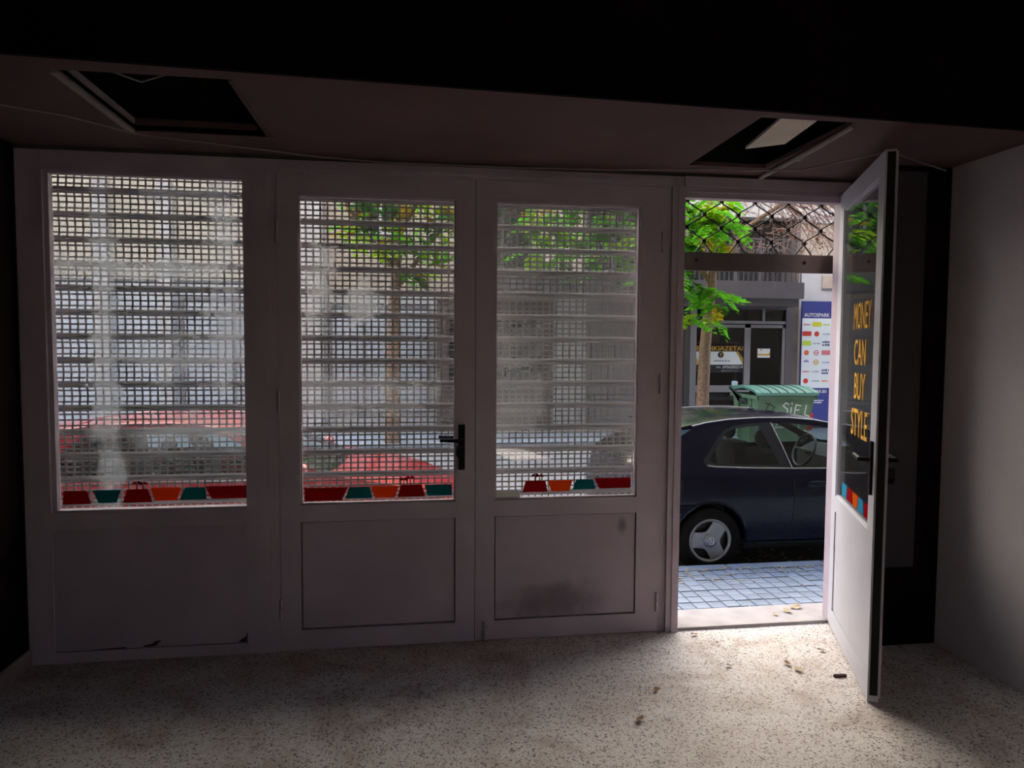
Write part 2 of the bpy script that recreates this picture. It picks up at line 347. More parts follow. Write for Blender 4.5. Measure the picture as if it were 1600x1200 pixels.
# ------------------------------------------------------------------ fixed frame of the shop front
def trim(n, mb, label, mt='frame'):
    return solid('trim_%d' % n, mb, mt, label, 'door frame', ST)
TOP = 2.472
trim(1, MB().box(XL+.004, -1.721, .004, .06, 0, TOP), 'outer jamb of the frame against the black wall')
trim(2, MB().box(-.818, -.657, .004, .06, 0, 2.412).box(-.775, -.705, -.004, .004, 0, 2.412), 'grey mullion between the hazy window and the door with black handle')
trim(3, MB().box(1.327, 1.375, .006, .06, 0, TOP-.06).box(1.375, 1.445, -.016, .09, 0, TOP-.06).box(1.405, 1.422, -.022, -.016, 0, TOP-.06), 'stepped grey post between the shut doors and the open doorway')
trim(4, MB().box(-1.721, 1.445, .004, .06, 2.412, TOP).box(-.657, 1.375, -.006, .004, 2.43, 2.445), 'head rail over the window and the shut double doors')
trim(5, MB().box(1.445, 2.40, -.010, .05, 2.42, TOP).box(1.445, 2.352, .0, .06, 2.362, 2.42).box(1.445, 2.352, -.006, 0, 2.392, 2.400), 'head rail over the open doorway')
trim(6, MB().box(2.352, 2.41, -.0, .06, 0, 2.42), 'hinge jamb of the open doorway beside the black pier')
sl = thing('trim_7', (1.9, .1, -.33), 'worn stone threshold step of the open doorway', 'threshold', kind=ST)
part('step', MB().box(1.40, 2.75, .06, .275, -.33, .004), 'sill', sl)
part('sill_bar', MB().box(1.445, 2.352, -.004, .055, -.02, .016), 'sill', sl)
solid('trim_8', MB().box(XL, 1.40, .05, .33, -.45, .0), 'sill', 'stone plinth under the roller shutter', 'plinth', ST)

# ------------------------------------------------------------------ glazed sections
def trapezoid(parent, y, x0t, x1t, x0b, x1b, zt, zb, mt, palm=()):
    """flat film shape on the glass"""
    mb = MB().prism([(x0b, zb), (x1b, zb), (x1t, zt), (x0t, zt)], y-.0008, y)
    for px, pz in palm:
        mb.prism([(px-.003, pz), (px+.003, pz), (px+.002, pz+.032), (px-.002, pz+.032)], y-.0008, y)
        for a in (20, 60, 120, 160, -15, 195):
            ca, sa = math.cos(math.radians(a)), math.sin(math.radians(a))
            mb.prism([(px, pz+.028), (px+ca*.016-sa*.004, pz+.03+sa*.012+.004), (px+ca*.026, pz+.026+sa*.012), (px+ca*.014, pz+.026+sa*.008)], y-.0008, y)
    return part('film_shape', mb, mt, parent)

def leaf_frame(t, x0, x1, z0, z1, gx0, gx1, gz0, gz1, pz0, pz1, y0, y1, pane_mt, panel_mt='frame_panel', fm='frame'):
    """stiles, rails, glass pane and lower panel in local coordinates of t"""
    o = ORIG[t.name]
    def P(name, mb, mt, par=t): return part(name, mb, mt, par)
    P('stile', MB().box(x0, gx0, y0, y1, z0, z1), fm); P('stile', MB().box(gx1, x1, y0, y1, z0, z1), fm)
    P('rail', MB().box(gx0, gx1, y0, y1, gz1, z1), fm); P('rail', MB().box(gx0, gx1, y0, y1, pz1, gz0), fm)
    P('rail', MB().box(gx0, gx1, y0, y1, z0, pz0), fm)
    P('bead', MB().box(gx0, gx0+.008, y0+.012, y1-.006, gz0, gz1).box(gx1-.008, gx1, y0+.012, y1-.006, gz0, gz1)
      .box(gx0, gx1, y0+.012, y1-.006, gz0, gz0+.008).box(gx0, gx1, y0+.012, y1-.006, gz1-.008, gz1), fm)
    P('backing', MB().box(gx0, gx1, y1-.016, y1-.012, pz0, pz1), 'gap')
    P('panel', MB().box(gx0+.006, gx1-.005, y1-.012, y1-.006, pz0+.007, pz1-.004), panel_mt)
    P('panel', MB().box(gx0+.006, gx1-.005, y0+.008, y1-.016, pz0+.007, pz1-.004), panel_mt)
    return P('glass_pane', MB().box(gx0+.002, gx1-.002, y1-.016, y1-.011, gz0+.002, gz1-.002), pane_mt)

# soot and hand marks on the lower panel of the second shut leaf
def stained():
    M = mat('panel_stained', (.52, .42, .48), .55, var=.12, vs=2.2).copy(); n = M.node_tree.nodes; L = M.node_tree.links
    b = n['Principled BSDF']; src = b.inputs['Base Color'].links[0].from_socket; tc = [q for q in n if q.type == 'TEX_COORD'][0]
    nz = n.new('ShaderNodeTexNoise'); nz.inputs['Scale'].default_value = 7; nz.inputs['Detail'].default_value = 7; L.new(tc.outputs['Object'], nz.inputs[0])
    for cx, cz, rx, rz, s in [(.40, .20, .34, .13, .55), (.80, .60, .035, .05, .6)]:
        v = n.new('ShaderNodeVectorMath'); v.operation = 'SUBTRACT'; v.inputs[1].default_value = (cx, 0, cz); L.new(tc.outputs['Object'], v.inputs[0])
        v2 = n.new('ShaderNodeVectorMath'); v2.operation = 'MULTIPLY'; v2.inputs[1].default_value = (1/rx, 0, 1/rz); L.new(v.outputs[0], v2.inputs[0])
        ln = n.new('ShaderNodeVectorMath'); ln.operation = 'LENGTH'; L.new(v2.outputs[0], ln.inputs[0])
        ma = n.new('ShaderNodeMath'); ma.operation = 'MULTIPLY_ADD'; ma.inputs[1].default_value = -1.4; L.new(nz.outputs['Fac'], ma.inputs[0]); L.new(ln.outputs['Value'], ma.inputs[2])
        r = n.new('ShaderNodeMapRange'); r.interpolation_type = 'SMOOTHSTEP'; r.inputs[1].default_value = -.5; r.inputs[2].default_value = .45; r.inputs[3].default_value = s; r.inputs[4].default_value = 0; L.new(ma.outputs[0], r.inputs[0])
        x = n.new('ShaderNodeMixRGB'); x.inputs[2].default_value = (.05, .04, .04, 1); L.new(r.outputs[0], x.inputs[0]); L.new(src, x.inputs[1]); src = x.outputs[0]
    L.new(src, b.inputs['Base Color']); MATS['panel_stained'] = M
stained()

# fixed window
w1 = thing('window_1', (-1.721, 0, 0), 'tall fixed window with dusty hazy glass beside the black wall', 'window', kind=ST)
P_ = lambda n_, mb, mt: part(n_, mb, mt, w1)
P_('rail', MB().box(-1.721, -.818, .004, .06, 2.380, 2.412), 'frame'); P_('rail', MB().box(-1.721, -.818, .004, .06, .661, .74), 'frame')
P_('rail', MB().box(-1.721, -.818, .004, .06, .0, .055), 'frame')
P_('panel', MB().box(-1.721, -.820, .012, .045, .058, .658), 'frame_panel')
P_('bead', MB().box(-1.721, -1.700, .02, .06, .74, 2.38), 'frame'); P_('bead', MB().box(-1.70, -.818, .02, .06, .74, .752).box(-1.70, -.818, .02, .06, 2.368, 2.38), 'frame')
P_('rust_patch', MB().prism([(-.87, .06), (-.825, .062), (-.823, .11), (-.833, .085), (-.85, .075)], .009, .0125), 'rust')
P_('rust_patch', MB().prism([(-1.31, .06), (-1.26, .064), (-1.235, .09), (-1.265, .085), (-1.28, .073), (-1.32, .066)], .009, .0125), 'rust')
P_('rust_patch', MB().prism([(-1.56, .058), (-1.50, .060), (-1.40, .063), (-1.40, .057)], .009, .0125), 'rust')
pane = P_('glass_pane', MB().box(-1.70, -.819, .046, .051, .752, 2.368), 'pane_hazy')
YP = .0455
def film(parent, y, rows, px):
    for mt, xt0, xt1, xb0, xb1, zt, zb, palm in rows: trapezoid(parent, y, xt0, xt1, xb0, xb1, zt, zb, mt, palm)
# left pane: converted from the photo to metres (x = a + b*zoom)
def lx(v): return -1.70 + (v-300)*.000800
def mx_(v): return -.548 + (v-220)*.000714
def rx_(v): return .440 + (v-240)*.000765
film(pane, YP, [('st_red', lx(322), lx(455), lx(318), lx(478), .843, .776, ()), ('st_teal', lx(488), lx(650), lx(520), lx(625), .843, .779, ()),
    ('st_red', lx(685), lx(805), lx(660), lx(832), .846, .778, ((lx(745), .844), (lx(778), .842))), ('st_orange', lx(822), lx(1000), lx(846), lx(976), .850, .784, ()),
    ('st_teal', lx(1026), lx(1140), lx(990), lx(1152), .848, .786, ()), ('st_red', lx(1145), lx(1398), lx(1182), lx(1398), .852, .788, ())], None)

# shut double doors
d1 = thing('door_1', (-.655, 0, 0), 'shut door leaf with black lever handle and hazy upper glass', 'door', kind=ST)
pane1 = leaf_frame(d1, -.655, .327, .004, 2.410, -.556, .226, .752, 2.306, .108, .666, 0, .045, 'pane_clear')
film(pane1, .0285, [('st_red', mx_(232), mx_(532), mx_(232), mx_(490), .834, .767, ()), ('st_teal', mx_(545), mx_(690), mx_(515), mx_(705), .834, .775, ()), ('st_orange', mx_(700), mx_(895), mx_(725), mx_(865), .836, .775, ()),
    ('st_red', mx_(912), mx_(1060), mx_(886), mx_(1086), .840, .776, ((mx_(930), .838), (mx_(978), .846))), ('st_teal', mx_(1080), mx_(1280), mx_(1105), mx_(1280), .838, .780, ())], None)
d2 = thing('door_2', (.330, 0, 0), 'shut door leaf with stained lower panel next to the doorway post', 'door', kind=ST)
pane2 = leaf_frame(d2, .330, 1.326, .004, 2.410, .432, 1.206, .752, 2.306, .108, .666, 0, .045, 'pane_grey', 'panel_stained')
film(pane2, .0285, [('st_red', rx_(450), rx_(590), rx_(428), rx_(606), .846, .786, ((rx_(520), .844), (rx_(548), .842))), ('st_orange', rx_(608), rx_(786), rx_(632), rx_(760), .846, .787, ()), ('st_teal', rx_(812), rx_(930), rx_(785), rx_(950), .848, .794, ()),
    ('st_red', rx_(940), rx_(1205), rx_(980), rx_(1205), .854, .796, ()), ('st_milky', .437, .56, .437, .575, .800, .758, ())], None)
part('meeting_strip', MB().box(.3235, .3335, .001, .044, .01, 2.405), 'gap', d1)

def handle(t, xp, side, z, y_in, y_out):
    """plate, lever each side, turn lock; side = lever direction"""
    pl = part('lock_plate', MB().box(xp-.017, xp+.017, y_in-.012, y_in, z-.135, z+.10), 'black_plastic', t)
    mb = MB().tube([(xp, y_in-.012, z+.02), (xp, y_in-.05, z+.02)], .010, 10)
    mb.tube([(xp, y_in-.05, z+.02), (xp+side*.03, y_in-.052, z+.021), (xp+side*.115, y_in-.05, z+.024)], [.011, .010, .009], 10); part('lever', mb, 'black_plastic', pl, True)
    mb = MB().prism([(xp-.030, z-.055), (xp-.012, z-.082), (xp+.012, z-.082), (xp+.012, z-.012), (xp-.026, z-.012)], y_in-.04, y_in-.012); part('turn_lock', mb, 'black_plastic', pl)
    p2 = part('lock_plate', MB().box(xp-.017, xp+.017, y_out, y_out+.012, z-.135, z+.10), 'black_plastic', t)
    mb = MB().tube([(xp, y_out+.012, z+.02), (xp, y_out+.05, z+.02)], .010, 10)
    mb.tube([(xp, y_out+.05, z+.02), (xp+side*.03, y_out+.052, z+.021), (xp+side*.115, y_out+.05, z+.024)], [.011, .010, .009], 10); part('lever', mb, 'black_plastic', p2, True)
handle(d1, .257, -1, 1.055, 0, .045)
def hinge(t, x, y, zs):
    for z in zs: part('hinge', MB().lathe([(.0, -.055), (.008, -.053), (.008, -.002), (.0065, 0), (.008, .002), (.008, .053), (.0, .055)], (x, y, z), 'z', 10), 'frame', t, True)
hinge(d1, -.656, -.006, (.22, 1.28, 2.12)); hinge(d2, 1.3265, -.006, (.17, 1.365, 2.12))
part('floor_bolt', MB().tube([(.375, -.012, .012), (.375, -.012, .11)], .006, 8).box(.365, .385, -.008, 0, .03, .05).box(.365, .385, -.008, 0, .08, .10).box(.375, .395, -.018, -.010, .075, .085), 'steel', d2)

# open door leaf: built shut with the hinge at the origin (leaf runs to -x), then swung inwards
LW = .935
d3 = thing('door_3', (0, 0, 0), 'open glazed door leaf with yellow lettering swung into the room', 'door', kind=ST)
pane3 = leaf_frame(d3, -LW, 0, .012, 2.400, -LW+.10, -.105, .752, 2.306, .108, .666, -.045, 0, 'pane_leaf', 'frame_white', 'frame_white')
part('rebate_lip', MB().box(-LW-.006, -LW+.03, -.050, -.045, .03, 2.39), 'frame', d3)
part('edge_shade', MB().box(-LW-.003, -LW, -.040, -.008, .04, 2.39), 'gap', d3)  # near-black strip paints the shade on the leaf's lock edge
handle(d3, -LW+.05, 1, 1.055, -.045, 0)
hinge(d3, 0, -.030, (.2, 1.2, 2.2))
YO = -.0105   # outer face of the glass
for wd, s0, s1, z0, z1 in [('MONEY', .385, .735, 1.655, 1.785), ('CAN', .415, .655, 1.480, 1.605), ('BUY', .440, .660, 1.312, 1.440), ('STYLE', .395, .725, 1.130, 1.265)]:
    part('lettering', text_mesh(wd, s1-s0, z1-z0, -s0, z0, YO, flip=True), 'letters_yellow', pane3)
for mt, a0, a1, b0, b1, zt, zb in [('st_cyan', .225, .345, .235, .335, .852, .785), ('st_red', .355, .455, .345, .470, .852, .785), ('st_orange', .470, .590, .485, .575, .85, .785), ('st_cyan', .605, .695, .590, .705, .85, .785), ('st_red', .71, .83, .72, .83, .85, .785)]:
    trapezoid(pane3, YO+.001, -a0, -a1, -b0, -b1, zt, zb, mt)
d3.location = (2.345, -.004, 0); d3.rotation_euler = (0, 0, math.radians(67.2))

# ------------------------------------------------------------------ perforated roller shutter
sh = thing('roller_shutter', (-.2, .14, 0), 'lowered perforated metal roller shutter outside the window and shut doors', 'shutter')
PX, HW, PITCH_Z = .0367, .0275, .1195
sx0, ncol = -1.79, 87
rows = [.0105, .0200, .0200, .0105]; gap = .0085
mb = MB(); z = 0.; zrows = []
for h in rows: zrows.append((z, z+h)); z += h+gap
GH = zrows[-1][1]
ya, yb = -.0012, .0012
def bow(z): return .006*math.sin(math.pi*max(0, min(1, z/GH)))    # the slat bulges outward a little
for i in range(ncol+1):
    xa = sx0 + i*PX; xb = xa + (PX-HW)
    zs = [0, GH*.25, GH*.5, GH*.75, GH]
    for za, zb in zip(zs[:-1], zs[1:]):
        mb.add([(xa, ya+bow(za), za), (xb, ya+bow(za), za), (xb, ya+bow(zb), zb), (xa, ya+bow(zb), zb)], [(0, 1, 2, 3)])
        mb.add([(xa, yb+bow(za), za), (xb, yb+bow(za), za), (xb, yb+bow(zb), zb), (xa, yb+bow(zb), zb)], [(3, 2, 1, 0)])
        for xx in (xa, xb): mb.add([(xx, ya+bow(za), za), (xx, yb+bow(za), za), (xx, yb+bow(zb), zb), (xx, ya+bow(zb), zb)], [(0, 1, 2, 3)])
    if i < ncol:
        for (a0, a1), (b0, b1) in zip(zrows[:-1], zrows[1:]):
            zc = (a1+b0)/2
            mb.add([(xb, ya+bow(zc), a1), (xb+HW, ya+bow(zc), a1), (xb+HW, yb+bow(zc), a1), (xb, yb+bow(zc), a1), (xb, ya+bow(zc), b0), (xb+HW, ya+bow(zc), b0), (xb+HW, yb+bow(zc), b0), (xb, yb+bow(zc), b0)],
                   [(0, 1, 5, 4), (3, 7, 6, 2), (0, 3, 2, 1), (4, 5, 6, 7)])
# solid interlocking curl under the perforated field
xe = sx0 + ncol*PX + (PX-HW)
prof = [(0, 0), (-.004, -.003), (-.010, -.008), (-.013, -.016), (-.010, -.024), (-.003, -.029), (.0, -.034), (.004, -.030), (.006, -.018), (.004, -.004)]
mb.prism_x([(y, z) for y, z in prof], sx0, xe)
slat_me = mb.mesh('slat', fix=False); 
BOT0 = 2.300 - .0   # bottom of the topmost full hole group at the left window
for k in range(-1, 19):
    zb = 2.300 - GH + .0854 - .0854 - k*PITCH_Z + 0.0
    s_ = link('slat', slat_me, 'shutter', sh, (.2, .0, zb))
part('guide_rail', MB().box(-1.835, -1.78, .11, .17, -.0, 2.47), 'bar', sh); part('guide_rail', MB().box(1.395, 1.45, .11, .17, .0, 2.47), 'bar', sh)
part('bottom_bar', MB().box(sx0, xe, .125, .155, .0, .045), 'bar', sh)
mb = MB().tube([(.497, .10, 1.40), (.500, .10, 1.432), (.56, .10, 1.436), (.622, .10, 1.442)], .006, 8).box(.59, .625, .095, .125, 1.435, 1.455); part('pull_hook', mb, 'black_plastic', sh)

# ------------------------------------------------------------------ raised lattice grille over the doorway
gr = thing('rolling_grille', (1.93, .2, 2.0), 'raised dark lattice security grille with flat bottom bar over the doorway', 'grille')
bb = part('bottom_bar', MB().box(1.455, 2.69, .19, .21, 1.997, 2.100), 'bar', gr)
for x in (1.60, 2.255): part('bolt', MB().lathe([(0, -.006), (.009, -.005), (.011, 0)], (x, .19, 2.055), 'y', 10), 'grille', bb)
NX, NZ = .2035, .150
xs = [1.643 + (i-2)*NX/2 for i in range(0, 13)]
for i, x in enumerate(xs[:-1]):
    pts = []; par = i % 2
    for k in range(-4, 8):
        z = 2.315 + (k*.5)*NZ*1.0
        nearer = (k + par) % 2 == 0
        xa = x if nearer else x + NX/2
        if z < 2.10 or z > 2.75: continue
        s = .008 if nearer else -.008
        pts += [(xa + s, .2, z-.013), (xa + s, .2, z+.013)]
    if pts and pts[0][2] > 2.11:
        pts = [(x + NX/4, .2, 2.100)] + pts
    part('grille_strand', MB().tube(pts, .0042, 6), 'grille', gr)
for i, x in enumerate(xs):
    for k in range(-2, 5):
        z = 2.315 + (k*.5)*NZ
        if z < 2.12 or (k + i) % 2: continue
        part('clip', MB().box(x-.011, x+.011, .192, .208, z-.010, z+.010), 'grille', gr)

# ================================================================== THE STREET
ZW, ZR = -.33, -.45      # sidewalk, road
KY = 1.93                # face of the near kerb line
sw = thing('sidewalk', (2.8, 1.1, ZW), 'grey sidewalk of small square pavers outside the doorway', 'sidewalk', kind=ST)
part('paver_bed', MB().box(-16, 20, .30, KY, ZR-.3, ZW-.012), 'joint', sw)
pt = .115
pme = MB(); pme.add([(-.053, -.053, -.02), (.053, -.053, -.02), (.053, .053, -.02), (-.053, .053, -.02), (-.051, -.051, 0), (.051, -.051, 0), (.051, .051, 0), (-.051, .051, 0)],
    [(4, 5, 6, 7), (0, 1, 5, 4), (1, 2, 6, 5), (2, 3, 7, 6), (3, 0, 4, 7)])
pmes = [pme.mesh('paver'), pme.mesh('paver')]; pmes[0].materials.append(MATS['paver']); pmes[1].materials.append(MATS['paver_b'])
rest = MB(); rnd = random.Random(3)
for j in range(14):
    y = KY - .06 - j*pt
    for i in range(-40, 70):
        x = 1.42 + i*pt; dz = rnd.uniform(-.003, .003)
        if 0 <= i < 26 and j < 9:
            o = link('paver', rnd.choice(pmes), None, sw, (x-2.8, y-1.1, dz)); o.rotation_euler = (rnd.uniform(-.012, .012), rnd.uniform(-.012, .012), rnd.uniform(-.02, .02))
        elif not (x > 1.30 and x < 2.85 and y < .33):
            rest.add([(x+a, y+b, ZW+c+dz) for a, b, c in pme.v], pme.f)
o = part('paver_field', rest, 'paver', sw); o['kind'] = 'stuff'
kb = thing('kerb', (2.8, KY, ZR), 'pale stone kerb along the near sidewalk', 'kerb', kind=ST)
for i in range(-9, 14): part('kerb_stone', MB().box(i*.9+.01, i*.9+.895, KY, KY+.13, ZR-.2, ZW+.004), 'kerb', kb)
solid('road', MB().box(-30, 34, KY+.13, 9.8, ZR-.3, ZR), 'asphalt', 'pale grey street between the parked cars and the far shops', 'road', ST, base=(0, 6, ZR))
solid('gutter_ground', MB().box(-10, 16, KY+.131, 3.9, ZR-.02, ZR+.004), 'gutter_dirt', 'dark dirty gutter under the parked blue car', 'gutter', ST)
fs_ = thing('sidewalk_far', (2, 10.8, -.34), 'far sidewalk in front of the shuttered shops', 'sidewalk', kind=ST)
part('slab', MB().box(-30, 34, 9.8, 11.8, -.8, -.34), 'kerb', fs_)

# leaf litter along the kerb and in the gutter
lit = MB(); r = random.Random(11)
def dead_leaf(mb, x, y, z, s, a, rr):
    ca, sa = math.cos(a), math.sin(a); pr = [(0, -.5, .1), (.28, -.1, 0), (.22, .3, .12), (0, .55, .05), (-.22, .3, .14), (-.28, -.1, .03), (0, 0, .02)]
    mb.add([(x+(px*ca-py*sa)*s, y+(px*sa+py*ca)*s, z+.002+pz*s*rr) for px, py, pz in pr], [(0, 1, 6), (1, 2, 6), (2, 3, 6), (3, 4, 6), (4, 5, 6), (5, 0, 6)])
for _ in range(420):
    y = KY+.06 - abs(r.gauss(0, .16)); x = r.uniform(.8, 5)
    dead_leaf(lit, x, y, ZW+.004, r.uniform(.018, .045), r.uniform(0, 6.3), r.uniform(.3, 1))
for _ in range(260): dead_leaf(lit, r.uniform(.8, 6), r.uniform(KY+.15, 3.4), ZR+.006, r.uniform(.03, .06), r.uniform(0, 6.3), r.uniform(.3, 1))
for _ in range(90): dead_leaf(lit, r.uniform(1.3, 4.2), r.uniform(.8, 1.9), ZW+.004, r.uniform(.012, .03), r.uniform(0, 6.3), r.uniform(.3, 1))
solid('leaf_litter', lit, 'dry_leaf_pale', 'scattered fallen leaves along the kerb beside the blue car', 'leaves', 'stuff')

# individual dead leaves indoors
LV = [(1.518, -.077, .045, 'small brown leaf on the floor beside the doorway post', 0), (1.835, -.470, .050, 'dark curled leaf in the middle of the lit floor', 0), (1.853, -.535, .060, 'orange-brown leaf touching the dark curled leaf on the floor', 1),
      (.944, -.87, .055, 'dark leaf on the floor in front of the shut door leaf', 0), (1.098, -.638, .042, 'small leaf on the floor near the edge of the light', 0), (2.091, -.352, .045, 'leaf on the floor close to the open door bottom', 0), (1.54, -.454, .035, 'tiny leaf on the lit floor before the threshold', 0),
      (2.10, .13, .045, 'pale leaf lying in the middle of the stone threshold', 1), (2.196, .166, .075, 'broad brown leaf on the threshold near the hinge jamb', 1), (2.275, .215, .085, 'largest dry leaf heaped in the threshold corner', 1), (1.593, -.194, .022, 'dark pebble-sized scrap on the floor inside the threshold', 0)]
for x, y, s, lb_, kd in LV:
    mb = MB(); dead_leaf(mb, x, y, .005 if y < .06 else .006, s, r.uniform(0, 6), 1.3)
    solid('fallen_leaf', mb, 'dry_leaf_pale' if kd else 'dry_leaf', lb_, 'leaf', group='fallen leaves around the doorway', smooth=True)
solid('wood_chip', MB().prism([(1.985, .0), (2.045, .0), (2.047, .010), (1.99, .012)], -.628, -.612), 'rust', 'thin dark wood chip lying on the floor beside the open door', 'wood chip')

# ------------------------------------------------------------------ cars
def interp(x, xs, ys):
    if x <= xs[0]: return ys[0]
    for a, b, c, d in zip(xs[:-1], xs[1:], ys[:-1], ys[1:]):
        if x <= b: return c + (d-c)*(x-a)/(b-a)
    return ys[-1]
HZ = [.15, .25, .45, .62, .76, .86, .875, .935, 1.0, 1.15, 1.30, 1.40]; HY = [.800, .832, .858, .868, .872, .874, .868, .838, .810, .742, .662, .60]
def half(u, z):
    y = interp(z, HZ, HY)
    if u < .0: y *= 1 - .12*(min(1, -u/.75))**2
    if u > 2.2: y *= 1 - .18*(min(1, (u-2.2)/1.13))**2
    return y
REAR = [(-.70, .28), (-.75, .42), (-.755, .56), (-.72, .66)]
TAIL = [(-.72, .66), (-.70, .72), (-.665, .86), (-.62, .95)]
RGL = [(-.62, .95), (-.50, 1.03), (-.36, 1.125), (-.22, 1.215), (-.10, 1.282)]
ROOF = [(-.10, 1.282), (.04, 1.312), (.25, 1.337), (.55, 1.352), (.85, 1.350), (1.1, 1.328), (1.28, 1.298), (1.40, 1.268)]
WIND = [(1.40, 1.268), (1.58, 1.185), (1.76, 1.10), (1.94, 1.015), (2.08, .95)]
HOOD = [(2.08, .95), (2.3, .915), (2.6, .865), (2.9, .79), (3.12, .70)]
FRONT = [(3.12, .70), (3.22, .60), (3.27, .48), (3.26, .34), (3.18, .25)]
def crown(u, z):
    if z > 1.2: return 0., .034
    if u < 0: return (-.10, .0) if z < .95 else (-.10*(1.285-z)/.335, .034*(z-.95)/.335)
    if u > 3.1: return .14, 0.
    k = max(0, min(1, (z-.95)/.25)) if u < 2.08 else 0
    if u < 2.08: return .12*(1-k), .034*k
    return .12*(u-2.08)/1.04*0 + .12*max(0, 1-(u-2.08)/.6) + .14*max(0, (u-2.7)/.42), .03*min(1, (u-2.08)/.3)*(1 if u < 2.9 else max(0, 1-(u-2.9)/.25))
def arch(cu, r, n=14): return [(cu - r*math.cos(math.pi*k/n), .29 + r*math.sin(math.pi*k/n)) for k in range(n+1)]
DLO = [(-.06, 1.0), (.02, 1.085), (.11, 1.19), (.19, 1.262), (.29, 1.297), (.45, 1.315), (.66, 1.324), (.90, 1.318), (1.12, 1.293), (1.28, 1.255), (1.5, 1.15), (1.72, 1.045), (1.92, .95), (1.90, .925), (1.3, .920), (.77, .926), (.35, .938), (.05, .952), (-.04, .97)]
def fill(loops, off, sgn, cy, du=.16, dz=.07, inset=0.):
    """side panel: polygon (with holes) in (u,z), gridded, then pressed onto the curved flank"""
    bm = bmesh.new(); es = []
    for lp in loops:
        vs = [bm.verts.new((u, 0, z)) for u, z in lp]
        es += [bm.edges.new((vs[i], vs[(i+1) % len(vs)])) for i in range(len(vs))]
    bmesh.ops.triangle_fill(bm, use_beauty=True, edges=es)
    U = [v.co.x for v in bm.verts]; Zv = [v.co.z for v in bm.verts]
    def cut(co, no): bmesh.ops.bisect_plane(bm, geom=bm.verts[:]+bm.edges[:]+bm.faces[:], plane_co=co, plane_no=no, dist=1e-5)
    x = math.floor(min(U)/du)*du
    while x < max(U): cut((x, 0, 0), (1, 0, 0)); x += du
    for z in [q for q in HZ if min(Zv) < q < max(Zv)] + [min(Zv)+dz*k for k in range(int((max(Zv)-min(Zv))/dz)+1)]: cut((0, 0, z), (0, 0, 1))
    mb = MB(); bm.verts.index_update()
    mb.v = [(v.co.x, cy + sgn*(half(v.co.x, v.co.z)+off), v.co.z) for v in bm.verts]; mb.f = [tuple(v.index for v in f.verts) for f in bm.faces]
    bm.free(); return mb
def loft(prof, cy, nv=14, lift=0.):
    mb = MB(); vs = []
    for u, z in prof:
        h = half(u, z); du, dz = crown(u, z)
        for k in range(nv+1):
            v = -1 + 2*k/nv; c = 1-abs(v)**2.4
            vs.append((u+du*c, cy+v*h, z+dz*c+lift))
    n = nv+1
    mb.add(vs, [(i*n+k, (i+1)*n+k, (i+1)*n+k+1, i*n+k+1) for i in range(len(prof)-1) for k in range(nv)]); return mb
